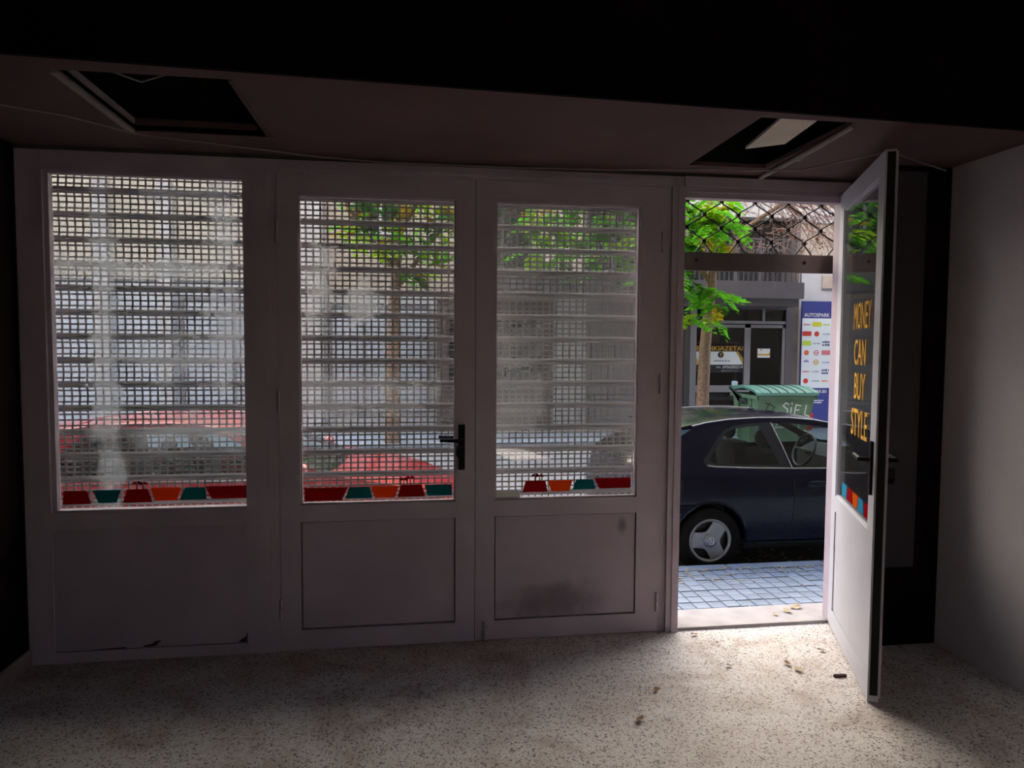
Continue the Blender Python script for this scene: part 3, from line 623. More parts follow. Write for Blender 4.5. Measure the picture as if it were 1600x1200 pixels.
def car(name, X0, Y0, paint, label, emblem=True):
    t = thing(name, (X0, Y0, ZR), label, 'car'); cy = .872
    def P(nm, mb, mt, par=t, smooth=True):
        mb.v = [(x+X0, y+Y0, z+ZR) for x, y, z in mb.v]; return part(nm, mb, mt, par, smooth)
    outer = REAR + TAIL[1:] + RGL[1:] + ROOF[1:] + WIND[1:] + HOOD[1:] + FRONT[1:] + arch(2.54, .335)[::-1] + [(2.0, .215), (1.2, .21), (.5, .215)] + arch(0, .335)[::-1]
    qg = [(-.06, 1.0), (.02, 1.085), (.11, 1.19), (.19, 1.262), (.29, 1.297), (.45, 1.315), (.545, 1.319), (.615, 1.13), (.69, .929), (.35, .938), (.05, .952), (-.04, .97)]
    dg = [(.672, 1.324), (.90, 1.318), (1.12, 1.293), (1.28, 1.255), (1.5, 1.15), (1.72, 1.045), (1.92, .95), (1.90, .925), (1.3, .920), (.785, .926), (.73, 1.12)]
    bp_ = [(.545, 1.319), (.655, 1.324), (.715, 1.12), (.77, .926), (.69, .929), (.615, 1.13)]
    for sg in (-1, 1):
        b = P('body_side', fill([outer, DLO], 0, sg, cy), paint)
        q = P('quarter_window', fill([qg], -.006, sg, cy), 'car_glass'); P('door_window', fill([dg], -.006, sg, cy), 'car_glass')
        # black window surround
        inner = [(.0, 1.0), (.06, 1.075), (.14, 1.17), (.215, 1.238), (.30, 1.27), (.45, 1.288), (.535, 1.292), (.60, 1.13), (.665, .955), (.35, .962), (.06, .974)]
        P('window_seal', fill([qg, inner], -.003, sg, cy), 'car_black', q)
        P('pillar_cover', fill([bp_], -.003, sg, cy), 'car_black')
        P('chrome_strip', fill([[(.655, 1.324), (.668, 1.324), (.727, 1.12), (.785, .926), (.772, .926), (.715, 1.12)]], .004, sg, cy), 'car_trim')
        P('belt_strip', fill([[(-.03, .957), (.05, .946), (.35, .932), (.77, .921), (1.3, .914), (1.92, .918), (1.92, .928), (1.3, .924), (.77, .931), (.35, .943), (.05, .957), (-.02, .968)]], .004, sg, cy), 'car_trim')
        dl = [(.775, .92), (.79, .70), (.785, .45), (.76, .30), (.80, .255), (1.3, .25), (1.9, .255), (1.98, .35), (2.0, .6), (1.97, .92)]
        sm = MB()
        for (a, b1), (c, d) in zip(dl[:-1], dl[1:]):
            l = math.hypot(c-a, d-b1); nx, nz = -(d-b1)/l*.004, (c-a)/l*.004; n_ = max(1, int(l/.06))
            for k in range(n_):
                u0, z0, u1, z1 = a+(c-a)*k/n_, b1+(d-b1)*k/n_, a+(c-a)*(k+1)/n_, b1+(d-b1)*(k+1)/n_
                sm.add([(u, cy+sg*(half(u, z)+.0015), z) for u, z in ((u0+nx, z0+nz), (u0-nx, z0-nz), (u1-nx, z1-nz), (u1+nx, z1+nz))], [(0, 1, 2, 3)])
        P('door_seam', sm, 'car_black', b)
        hy = cy+sg*half(1.0, .79)
        P('door_handle', MB().ellipsoid((1.0, hy+sg*.008, .795), (.085, .018, .020)), 'car_trim' if sg > 0 else paint); P('handle_recess', MB().ellipsoid((1.0, hy, .772), (.09, .006, .022)), 'car_black')
        # side of the rear bumper stands proud and catches the sky on its ledge
        bs = MB(); cols = [(-.74 + .59*k/14) for k in range(15)]
        for u in cols:
            h = half(u, .55); za = .29 + math.sqrt(max(0, .337**2-u*u)) if u > -.337 else .30
            for yy, z in ((h-.012, .624), (h+.024, .614), (h+.030, .600), (h+.026, max(.40, za)), (h-.01, max(.30, za))): bs.v.append((u, cy+sg*yy, z))
        bs.f = [(i*5+k, (i+1)*5+k, (i+1)*5+k+1, i*5+k+1) for i in range(14) for k in range(4)]; P('bumper_corner', bs, paint)
        rp = [(u, cy+sg*(half(u, z)-.022), z-.012) for u, z in ROOF]; P('roof_rail', MB().tube([rp[0]]+rp[1:], .030, 12), paint)
        P('sill_skirt', fill([[(.34, .20), (2.2, .20), (2.2, .262), (.34, .262)]], .012, sg, cy), 'car_black')
        # arch liner and lip
        for cu in (0, 2.54):
            lip = MB(); pts = arch(cu, .335, 18)
            for u, z in pts:
                h = half(u, z)
                du, dz = (u-cu)/.335*.028, (z-.29)/.335*.028
                lip.v += [(u, cy+sg*h, z), (u+du*.3, cy+sg*(h+.012), z+dz*.3), (u+du, cy+sg*(half(u+du, z+dz)+.001), z+dz), (u, cy+sg*(h-.25), z)]
            lip.f = [q_ for i in range(18) for q_ in ((i*4, i*4+4, i*4+5, i*4+1), (i*4+1, i*4+5, i*4+6, i*4+2), (i*4+3, i*4+7, i*4+4, i*4))]
            P('wheel_arch', lip, paint)
        for cu in (0, 2.54):
            yc = cy + sg*.775; R_ = .292
            ty = P('tyre', MB().lathe([(.19, sg*.085), (.205, sg*.093), (.24, sg*.096), (.272, sg*.090), (.288, sg*.075), (R_, sg*.05), (R_, -sg*.05), (.285, -sg*.08), (.24, -sg*.095), (.19, -sg*.09)], (cu, yc, R_), 'y', 40, True), 'tyre')
            rim = MB().lathe([(.196, sg*.080), (.196, sg*.092), (.186, sg*.096), (.172, sg*.088), (.168, sg*.074), (.178, sg*.06)], (cu, yc, R_), 'y', 40, True)
            P('wheel_back', MB().lathe([(.0, sg*.03), (.18, sg*.03), (.18, sg*.02), (.0, sg*.02)], (cu, yc, R_), 'y', 30, True), 'car_black', ty)
            # three broad spokes with concave flanks
            pts = []
            for k in range(3):
                a0 = math.radians(57 + 120*k)
                for d, rr in ((-24, .173), (-12, .174), (0, .175), (12, .174), (24, .173), (31, .135), (44, .102), (60, .090), (76, .102), (89, .135)): pts.append((cu + rr*math.cos(a0+math.radians(d)), R_ + rr*math.sin(a0+math.radians(d))))
            yo, yi = yc+sg*.088, yc+sg*.070
            n_ = len(pts); rim.add([(cu, yo+sg*.004, R_)] + [(x, yo, z) for x, z in pts] + [(x, yi, z) for x, z in pts], [(0, 1+i, 1+(i+1) % n_) for i in range(n_)] + [(1+i, 1+n_+i, 1+n_+(i+1) % n_, 1+(i+1) % n_) for i in range(n_)])
            hc = P('hubcap', rim, 'hubcap', ty)
            P('centre_cap', MB().lathe([(.0, sg*.106), (.050, sg*.104), (.062, sg*.098), (.064, sg*.086)], (cu, yc, R_), 'y', 28), 'hubcap', ty)
            if emblem:
                em = MB().lathe([(.034, sg*.104), (.034, sg*.110), (.028, sg*.110), (.028, sg*.104)], (cu, yc, R_), 'y', 24, True)
                for a in (-.014, 0, .014): em.add([(cu+a+x, yc+sg*y, R_+z) for x, y, z in ((-.004, .110, -.018), (.004, .110, -.018), (.010, .110, .016), (.003, .110, .016))], [(0, 1, 2, 3)])
                P('emblem', em, 'car_trim', ty)
    P('rear_bumper', loft(REAR, cy), paint); tg = P('tailgate', loft(TAIL, cy), paint); P('rear_window', loft(RGL, cy), 'car_glass'); P('roof', loft(ROOF, cy), paint)
    P('windshield', loft(WIND, cy), 'car_glass'); P('hood', loft(HOOD, cy), paint); P('front_bumper', loft(FRONT, cy), paint)
    # roof-edge spoiler over the rear window
    sp = MB(); nv = 12
    for k in range(nv+1):
        v = -1+2*k/nv; y = cy + v*.635; c = 1-v*v
        for du, z in ((.06, 1.318), (-.10, 1.300), (-.27-.05*c, 1.268), (-.28-.05*c, 1.252), (-.12, 1.262), (.04, 1.288)): sp.v.append((du-.02, y, z+.034*c))
    sp.f = [(k*6+i, k*6+(i+1) % 6, (k+1)*6+(i+1) % 6, (k+1)*6+i) for k in range(nv) for i in range(6)] + [tuple(range(6)), tuple(range(nv*6+5, nv*6-1, -1))]
    P('spoiler', sp, paint)
    for sg in (-1, 1):
        P('tail_light', fill([[(-.715, .67), (-.69, .76), (-.66, .87), (-.56, .86), (-.60, .70)]], .004, sg, cy), 'red_lens')
        P('head_light', fill([[(3.10, .69), (3.20, .60), (3.02, .60), (2.90, .72)]], .004, sg, cy), 'car_trim')
        mr = MB().ellipsoid((1.93, cy+sg*.90, .985), (.055, .10, .07)); P('side_mirror', mr, paint)
    P('floor_pan', MB().box(-.6, 2.9, cy-.70, cy+.70, .20, .34), 'car_black', smooth=False)
    P('engine_bay', MB().box(2.0, 2.85, cy-.5, cy+.5, .34, .70), 'car_black', smooth=False)
    P('parcel_shelf', MB().box(-.58, -.12, cy-.66, cy+.66, .88, .91), 'seat_fabric', smooth=False)
    P('rear_seat', MB().prism([(-.18, .34), (.42, .34), (.42, .52), (.08, .50), (-.06, 1.0), (-.22, .98)], cy-.62, cy+.62), 'seat_fabric', smooth=False)
    for sg in (-1, 1):
        P('headrest', MB().ellipsoid((-.13, cy+sg*.34, 1.075), (.055, .135, .095)), 'seat_fabric')
        s = P('front_seat', MB().prism([(.78, .34), (1.42, .36), (1.45, .52), (1.0, .48), (.84, 1.03), (.68, 1.02)], cy+sg*.37-.23, cy+sg*.37+.23), 'seat_fabric', smooth=False)
        P('headrest', MB().ellipsoid((.74, cy+sg*.37, 1.13), (.055, .13, .09)), 'seat_fabric')
    P('dashboard', MB().prism([(1.72, .5), (2.08, .5), (2.08, .93), (1.9, .95), (1.72, .86)], cy-.68, cy+.68), 'seat_fabric', smooth=False)
    whl = MB(); ws = [Vector((1.62 + .07*math.sin(a), cy+.37+.185*math.cos(a), .90+.17*math.sin(a))) for a in [2*math.pi*k/24 for k in range(25)]]
    whl.tube(ws, .014, 8); whl.tube([(1.62, cy+.20, .90), (1.63, cy+.54, .90)], .016, 6); whl.tube([(1.62, cy+.37, .90), (1.78, cy+.37, .82)], .025, 8); P('steering_wheel', whl, 'car_black')
    return t
bc = car('parked_car', 2.634, 2.205, 'car_blue', 'dark blue three-door hatchback parked outside the open doorway')
X0, Y0 = 2.634, 2.205
rd = car('parked_car', -2.80, 2.205, 'car_red', 'red hatchback parked behind the roller shutter', emblem=False)

# ------------------------------------------------------------------ wheeled refuse bin across the street
bn = thing('refuse_bin', (6.99, 9.1, ZR), 'dark green wheeled refuse bin with white graffiti across the street', 'bin')
def PB(nm, mb, mt, par=bn, sm=False): return part(nm, mb, mt, par, sm)
bx0, bx1, by0, by1 = 6.40, 7.585, 8.62, 9.66
mb = MB(); 
mb.add([(bx0+.10, by0+.12, ZR+.18), (bx1-.10, by0+.12, ZR+.18), (bx1-.10, by1-.12, ZR+.18), (bx0+.10, by1-.12, ZR+.18), (bx0+.02, by0, .66), (bx1-.02, by0, .66), (bx1-.02, by1, .66), (bx0+.02, by1, .66)],
    [(0, 3, 2, 1), (4, 5, 6, 7), (0, 1, 5, 4), (1, 2, 6, 5), (2, 3, 7, 6), (3, 0, 4, 7)]); PB('body', mb, 'bin_green')
PB('rim', MB().box(bx0-.005, bx1+.005, by0-.03, by0+.0, .60, .665).box(bx0-.005, bx1+.005, by1, by1+.03, .60, .665).box(bx0-.02, bx0+.02, by0-.03, by1+.03, .60, .665).box(bx1-.02, bx1+.02, by0-.03, by1+.03, .60, .665), 'bin_green')
lp = [(by0-.06, .672), (by0-.06, .725), (by0+.05, .765), (by0+.25, .805), (by0+.5, .83), (by0+.75, .825), (by1-.05, .79), (by1+.05, .76), (by1+.05, .70), (by1-.1, .735), (by0+.5, .79), (by0+.06, .73)]
lid = PB('lid', MB().prism_x(lp, bx0-.03, bx1+.03), 'bin_lid')
for k in range(7):
    x = bx0+.08 + k*(bx1-bx0-.16)/6
    PB('lid_rib', MB().prism_x([(y, z+.010) for y, z in lp[1:8]] + [(y, z-.005) for y, z in lp[7:0:-1]], x-.012, x+.012), 'bin_dark' if k % 6 else 'bin_lid', lid)
for sx in (bx0-.045, bx1+.045):
    PB('lid_arm', MB().prism_x([(by0+.35, .50), (by0+.60, .50), (by0+.56, .62), (by1, .79), (by1, .74), (by0+.5, .58)], sx-.02, sx+.02), 'bin_dark'); PB('trunnion', MB().lathe([(.0, -.05), (.045, -.05), (.045, .05), (.0, .05)], (sx, by0+.47, .52), 'x', 12), 'bin_dark')
    PB('side_rib', MB().box(sx+(.045 if sx < 7 else -.065), sx+(.065 if sx < 7 else -.045), by0+.25, by0+.31, -.2, .62).box(sx+(.045 if sx < 7 else -.065), sx+(.065 if sx < 7 else -.045), by0+.75, by0+.81, -.2, .62), 'bin_green')
for wx in (bx0+.18, bx1-.18):
    for wy in (by0+.2, by1-.2): PB('wheel', MB().lathe([(.0, -.025), (.09, -.025), (.1, -.012), (.1, .012), (.09, .025), (.0, .025)], (wx, wy, ZR+.1), 'x', 16), 'car_black'); PB('fork', MB().box(wx-.04, wx+.04, wy-.03, wy+.03, ZR+.1, ZR+.2), 'steel')
def face_y(z): return by0 + .12*(.66-z)/.93
def graff(nm, strokes, w, mt):
    mb = MB()
    for st in strokes:
        for a, b in zip(st[:-1], st[1:]):
            q = stroke([a, b], w, 0); q.v = [(x, face_y(z)-.004+y, z) for x, y, z in q.v]; mb.add(q.v, q.f)
    PB(nm, mb, mt)
gx = 6.94
graff('graffiti', [[(gx+.11, .50), (gx+.05, .53), (gx, .47), (gx+.10, .40), (gx+.09, .33), (gx, .30)], [(gx+.17, .44), (gx+.16, .28)], [(gx+.17, .53), (gx+.18, .50)], [(gx+.36, .47), (gx+.26, .49), (gx+.24, .30), (gx+.35, .28)], [(gx+.25, .39), (gx+.33, .39)],
      [(gx+.47, .48), (gx+.45, .30), (gx+.55, .27), (gx+.56, .10)], [(gx-.14, .15), (gx-.06, .32), (gx+.05, .12)], [(gx-.10, .10), (gx+.0, .26), (gx+.12, .08), (gx+.16, .24), (gx+.34, .16), (gx+.36, .02)], [(gx-.12, .06), (gx+.10, .06)]], .022, 'white_paint')
graff('graffiti', [[(6.58, .52), (6.70, .50)], [(6.66, .52), (6.60, .40)], [(6.70, .48), (6.77, .45), (6.72, .38)], [(6.66, .34), (6.70, .26), (6.72, .36), (6.76, .24)], [(6.74, .30), (6.84, .28), (6.86, .18)], [(6.80, .32), (6.90, .22)]], .018, 'bin_dark')
mat('pale_blue', (.42, .52, .60), .6); mat('signal_red', (.55, .03, .03), .6)
PB('paint_splash', MB().prism_x([(8.90, .12), (9.0, .16), (8.98, .42), (8.9, .50), (8.86, .40), (8.84, .2)], bx0+.0, bx0+.018), 'pale_blue')
PB('reflector', MB().prism([(6.44, .16), (6.50, .30), (6.60, .28), (6.58, .16)], by0+.0, by0+.05), 'signal_red'); PB('reflector', MB().prism([(7.47, .0), (7.52, .0), (7.55, .33), (7.51, .30)], by0, by0+.06), 'signal_red')
PB('reflector', MB().prism([(6.42, .10), (6.48, .24), (6.54, .14), (6.52, .06)], by0-.003, by0+.05), 'white_paint')
solid('paper_carton', MB().box(6.39, 6.47, 9.55, 9.66, .81, .885).box(6.40, 6.46, 9.56, 9.65, .885, .895), 'pale_blue', 'pale blue carton lying on the refuse bin lid', 'carton')

# ------------------------------------------------------------------ buildings across the street
FY = 11.8
mat('cream', (.50, .46, .38), .9, var=.08, vs=1); mat('plaster_white', (.47, .47, .48), .9, var=.05); mat('plaster_grey', (.30, .28, .29), .9, var=.1); mat('plaster_brown', (.16, .13, .12), .9, var=.15); mat('plaster_beige', (.42, .35, .29), .9, var=.1)
mat('canopy_grey', (.13, .115, .125), .8, var=.1); mat('pale_blue_wall', (.50, .55, .60), .7, var=.06); mat('alu_dark', (.13, .12, .13), .5, .3); mat('alu', (.30, .29, .31), .4, .4); mat('stone_white', (.52, .51, .50), .9, var=.12, vs=6)
mat('sign_blue', (.035, .045, .22), .5); mat('sign_white', (.74, .80, .82), .5); mat('ink_grey', (.30, .32, .38), .6); mat('ink_yellow', (.62, .60, .03), .6); mat('ink_lime', (.50, .68, .06), .6); mat('ink_red', (.60, .04, .03), .6)
mat('ink_pink', (.62, .18, .20), .6); mat('ink_navy', (.05, .06, .18), .6); mat('ink_black', (.012, .012, .014), .6); mat('ink_orange', (.75, .16, .05), .6); mat('ink_violet', (.30, .24, .52), .6); mat('ink_gold', (.62, .36, .06), .5); mat('ink_white', (.82, .82, .82), .6)
mat('room_dark', (.03, .027, .03), .9); mat('cardboard', (.28, .19, .12), .9)
def building(nm, x0, x1, z1, mt, label, depth=6):
    b = thing(nm, ((x0+x1)/2, FY, -.34), label, 'building'); return b
def win(b, x0, x1, z0, z1, frame='alu', pane='far_glass', mull=1, tr=None, y=FY):
    f = part('window', MB().box(x0-.05, x0, y-.05, y, z0, z1).box(x1, x1+.05, y-.05, y, z0, z1).box(x0-.05, x1+.05, y-.05, y, z1, z1+.05).box(x0-.05, x1+.05, y-.05, y, z0-.05, z0), frame, b)
    for k in range(mull):
        a = x0+(x1-x0)*k/mull; c = x0+(x1-x0)*(k+1)/mull; part('pane', MB().box(a+.02, c-.02, y-.02, y-.005, z0, z1), pane, f)
        if k: part('mullion', MB().box(a-.03, a+.03, y-.045, y-.003, z0, z1), frame, f)
def balcony(b, x0, x1, z, y=FY, mt='plaster_grey', d=.9, bars=True, fas=.36):
    part('balcony_slab', MB().box(x0, x1, y-d, y, z, z+fas), 'canopy_grey', b)
    if bars:
        rl = part('railing', MB().box(x0+.02, x1-.02, y-d+.02, y-d+.06, z+fas+.92, z+fas+.96).box(x0+.02, x1-.02, y-d+.03, y-d+.05, z+fas+.08, z+fas+.10), 'alu_dark', b)
        n_ = int((x1-x0)/.115); me = MB().box(-.009, .009, -.009, .009, 0, .94).mesh('baluster'); me.materials.append(MATS['alu_dark']); o = ORIG[b.name]
        for k in range(n_+1): link('baluster', me, None, rl, (x0+.03+k*(x1-x0-.06)/n_-o[0], y-d+.04-o[1], z+fas-o[2]))
# cream building behind the hazy window
b1 = building('apartment_building', -16, -2.40, 8, 'cream', 'cream apartment block with pale shopfront seen through the hazy window')
part('wall', MB().box(-16, -2.40, FY, FY+6, 2.9, 19.0), 'cream', b1); part('ground_wall', MB().box(-16, -2.40, FY+.05, FY+6, -.34, 2.9), 'pale_blue_wall', b1)
for x in (-15.2, -12.6, -10.1, -7.6, -6.25, -5.0): part('pilaster', MB().box(x-.13, x+.13, FY-.12, FY+.05, -.34, 4.9), 'stone_white', b1)
for x0, x1 in ((-15, -12.8), (-12.4, -10.3), (-9.9, -7.8)): win(b1, x0, x1, .1, 2.5, 'alu', 'pale_glass', 2, y=FY+.05)
win(b1, -4.7, -2.7, .0, 2.5, 'alu', 'pale_glass', 2, y=FY+.05)
for x in (-14.5, -11.5): win(b1, x-.6, x+.6, 4.1, 5.6, 'plaster_beige', 'far_glass', 2)
# white and beige house with a pale shop window
b2 = building('corner_house', -2.40, .55, 8, 'x', 'white edged house with wide pale shop window behind the middle glass')
part('wall', MB().box(-2.40, .55, FY, FY+6, 2.75, 19.0), 'plaster_beige', b2); part('ground_wall', MB().box(-2.40, .55, FY+.05, FY+6, -.34, 2.75), 'plaster_white', b2)
part('pilaster', MB().box(-2.38, -1.86, FY-.15, FY+.05, -.34, 5.2), 'stone_white', b2)
win(b2, -1.7, .35, .15, 2.4, 'alu', 'pale_glass', 3, y=FY+.05); win(b2, -1.2, -.1, 4.0, 5.6, 'plaster_white', 'far_glass', 2)
# brown shuttered house
b3 = building('brown_house', .55, 6.05, 8, 'x', 'brown and grey house with closed shop shutters behind the stained door leaf')
part('wall', MB().box(.55, 6.05, FY, FY+6, 2.6, 19.0), 'plaster_beige', b3); part('ground_wall', MB().box(.55, 3.15, FY+.05, FY+6, -.34, 2.6), 'plaster_brown', b3)
part('ground_wall', MB().box(3.15, 6.05, FY+.05, FY+6, -.34, 2.6), 'plaster_grey', b3); part('pilaster', MB().box(3.19, 3.87, FY-.15, FY+.05, -.34, 2.75), 'stone_white', b3)
for k in range(22): part('shutter_slat', MB().box(4.05, 5.9, FY+.0, FY+.05, -.30+k*.11, -.30+k*.11+.095), 'alu', b3)
win(b3, .8, 2.9, .6, 2.2, 'alu_dark', 'far_glass', 3, y=FY+.05); balcony(b3, .9, 5.6, 2.7); win(b3, 1.4, 2.6, 3.3, 5.4, 'alu_dark', 'far_glass', 2); win(b3, 3.9, 5.1, 3.3, 5.4, 'alu_dark', 'far_glass', 2)

# dark vacant shop opposite the doorway
b4 = building('vacant_shop', 6.05, 9.06, 8, 'x', 'dark vacant shop with for-rent banner and canopy across the street')
part('wall', MB().box(6.05, 9.06, FY, FY+4, 4.95, 19.0).box(6.05, 6.30, FY, FY+4, 3.0, 5.35).box(8.95, 9.06, FY, FY+4, 3.0, 5.35).box(6.05, 6.22, FY, FY+4, -.34, 3.0).box(8.92, 9.06, FY, FY+4, -.34, 3.0), 'plaster_brown', b4)
part('back_room', MB().box(6.22, 8.92, FY+2.2, FY+2.25, -.34, 3.0).box(6.22, 8.92, FY, FY+2.2, 2.75, 3.05).box(6.22, 8.92, FY, FY+2.2, -.36, -.30).box(6.22, 6.25, FY, FY+2.2, -.34, 3.0).box(8.89, 8.92, FY, FY+2.2, -.34, 3.0), 'room_dark', b4)
part('upper_room', MB().box(6.3, 8.95, FY+.35, FY+.4, 3.0, 5.35), 'room_dark', b4)
for x0, x1 in ((6.42, 7.55), (7.65, 8.8)): win(b4, x0, x1, 3.15, 4.95, 'alu_dark', 'far_glass', 2, y=FY+.34)
part('stone_band', MB().box(6.30, 9.06, FY-.06, FY+.35, 4.58, 4.95), 'stone_white', b4)
part('canopy', MB().box(6.10, 8.74, FY-.75, FY, 2.67, 3.03), 'canopy_grey', b4); part('canopy_lip', MB().box(6.16, 8.70, FY-.62, FY, 2.50, 2.67), 'alu_dark', b4)
rl = part('railing', MB().box(6.15, 8.72, FY-.72, FY-.68, 3.96, 4.00), 'alu_dark', b4)
me = MB().box(-.011, .011, -.011, .011, 0, .94).mesh('baluster'); me.materials.append(MATS['alu_dark']); o_ = ORIG[b4.name]
for k in range(23): link('baluster', me, None, rl, (6.17+k*.114-o_[0], FY-.70-o_[1], 3.03-o_[2]))
# shop front frames
def FRM(x0, x1, z0, z1, y0=.0, mt='alu'): part('frame_member', MB().box(x0, x1, FY+y0, FY+.09, z0, z1), mt, b4)
FRM(6.39, 6.54, -.34, 2.54); FRM(6.22, 6.39, -.34, 2.54, .04, 'alu_dark'); FRM(7.72, 7.87, -.34, 2.10); FRM(8.67, 8.74, -.34, 2.10); FRM(8.74, 8.92, -.34, 2.60, -.02, 'alu_dark')
FRM(6.54, 8.74, 2.03, 2.10); FRM(6.54, 8.74, 2.12, 2.19); FRM(6.54, 8.74, 2.46, 2.54, 0, 'alu_dark'); FRM(6.86, 6.93, 2.19, 2.46); FRM(8.16, 8.22, 2.19, 2.46); FRM(6.54, 7.72, .52, .68); FRM(6.54, 8.74, -.34, -.16)
for x0, x1, z0, z1 in ((6.54, 7.72, .68, 2.03), (6.54, 7.72, -.16, .52), (7.87, 8.67, -.16, 2.03), (6.54, 6.86, 2.19, 2.46), (6.93, 8.16, 2.19, 2.46), (8.22, 8.74, 2.19, 2.46)):
    part('shop_pane', MB().box(x0, x1, FY+.05, FY+.06, z0, z1), 'shop_glass', b4)
solid('cardboard_box', MB().box(6.98, 7.24, FY+.30, FY+.55, 1.70, 1.94).box(6.97, 7.25, FY+.295, FY+.30, 1.80, 1.83), 'cardboard', 'brown cardboard box standing behind the shop glass above the banner', 'box')
part('display_shelf', MB().box(6.6, 7.7, FY+.28, FY+.7, 1.66, 1.695).box(6.62, 6.66, FY+.3, FY+.34, -.3, 1.66).box(7.64, 7.68, FY+.3, FY+.34, -.3, 1.66), 'cardboard', b4)
# for-rent banner on the shop glass
bnr = thing('rent_banner', (7.12, FY+.03, .98), 'black gold and white for-rent banner in the vacant shop window', 'banner')
part('sheet', MB().box(6.545, 7.715, FY+.030, FY+.044, .98, 1.61), 'ink_black', bnr)
part('white_field', MB().prism([(6.55, 1.47), (7.52, 1.47), (7.71, 1.165), (6.55, 1.165)], FY+.026, FY+.030), 'sign_white', bnr)
part('gold_swash', MB().prism([(7.53, 1.47), (7.58, 1.47), (7.71, 1.22), (7.71, 1.30), (7.64, 1.42), (7.69, 1.20)], FY+.025, FY+.030), 'ink_gold', bnr); part('gold_swash', MB().prism([(6.55, 1.35), (6.63, 1.17), (6.55, 1.17)], FY+.024, FY+.0262), 'ink_gold', bnr)
part('headline', text_mesh('ENOIKIAZETAI', 1.14, .105, 6.56, 1.492, FY+.027), 'letters_yellow', bnr)
part('roundel', MB().lathe([(0, -.003), (.072, -.003), (.072, .001), (0, .001)], (7.15, FY+.025, 1.395), 'y', 24), 'ink_black', bnr)
part('roundel_mark', MB().lathe([(.014, -.001), (.026, -.001), (.026, .001), (.014, .001)], (7.155, FY+.0215, 1.41), 'y', 16, True).box(7.14, 7.152, FY+.0205, FY+.0225, 1.345, 1.40), 'ink_gold', bnr)
part('subline', print_line(6.98, .42, 1.235, .04, FY+.025, 4), 'ink_grey', bnr)
part('phone_line', text_mesh('6936203214', .50, .065, 7.205, 1.078, FY+.028), 'ink_white', bnr); part('phone_line', text_mesh('νος', .12, .045, 7.04, 1.078, FY+.028), 'ink_white', bnr)
part('mail_line', text_mesh('@gmail.com', .42, .05, 7.17, 1.0, FY+.028), 'ink_grey', bnr)
nt_ = thing('door_notice', (8.22, FY+.04, 1.33), 'small white notice on the vacant shop door glass', 'notice')
part('sheet', MB().box(8.07, 8.38, FY+.030, FY+.045, 1.33, 1.545), 'ink_white', nt_); part('stripe', MB().prism([(8.07, 1.38), (8.38, 1.38), (8.38, 1.47), (8.33, 1.42), (8.07, 1.42)], FY+.027, FY+.031), 'ink_gold', nt_); part('mark', MB().box(8.14, 8.165, FY+.026, FY+.031, 1.50, 1.53), 'ink_black', nt_)
# white house with the tall advertising panel
b5 = building('white_house', 9.06, 20, 8, 'x', 'white walled house carrying the tall blue advertising panel')
part('wall', MB().box(9.06, 20, FY, FY+6, -.34, 3.4), 'plaster_white', b5); part('upper_wall', MB().box(9.06, 20, FY-.0, FY+6, 3.4, 4.5), 'plaster_beige', b5); part('parapet', MB().box(9.06, 20, FY, FY+6, 4.85, 19.0), 'plaster_beige', b5); part('string_course', MB().box(9.06, 20, FY-.03, FY+6, 4.5, 4.85), 'plaster_white', b5)
part('meter_box', MB().box(9.62, 9.92, FY-.05, FY, 2.98, 3.28), 'plaster_beige', b5); win(b5, 11, 13.5, .2, 2.5, 'alu', 'far_glass', 2); win(b5, 15, 17.5, .2, 2.5, 'alu', 'far_glass', 2)
ap = thing('advertising_panel', (9.49, FY-.03, -.30), 'tall blue and white advertising panel of logos beside the vacant shop', 'sign')
AY = FY-.10
part('board', MB().box(9.09, 9.885, AY, FY-.06, -.30, 2.665), 'sign_blue', ap); part('white_field', MB().box(9.10, 9.845, AY-.006, AY, .62, 2.265), 'sign_white', ap)
part('title', text_mesh('AUTOSPARK', .64, .085, 9.145, 2.30, AY-.003), 'ink_white', ap)
part('phone_line', text_mesh('259.301', .27, .075, 9.49, .50, AY-.003), 'ink_white', ap)
for k in range(3): part('small_print', print_line(9.37, [.14, .34, .28][k], .36-k*.05, .028, AY-.003, k), 'ink_white', ap)
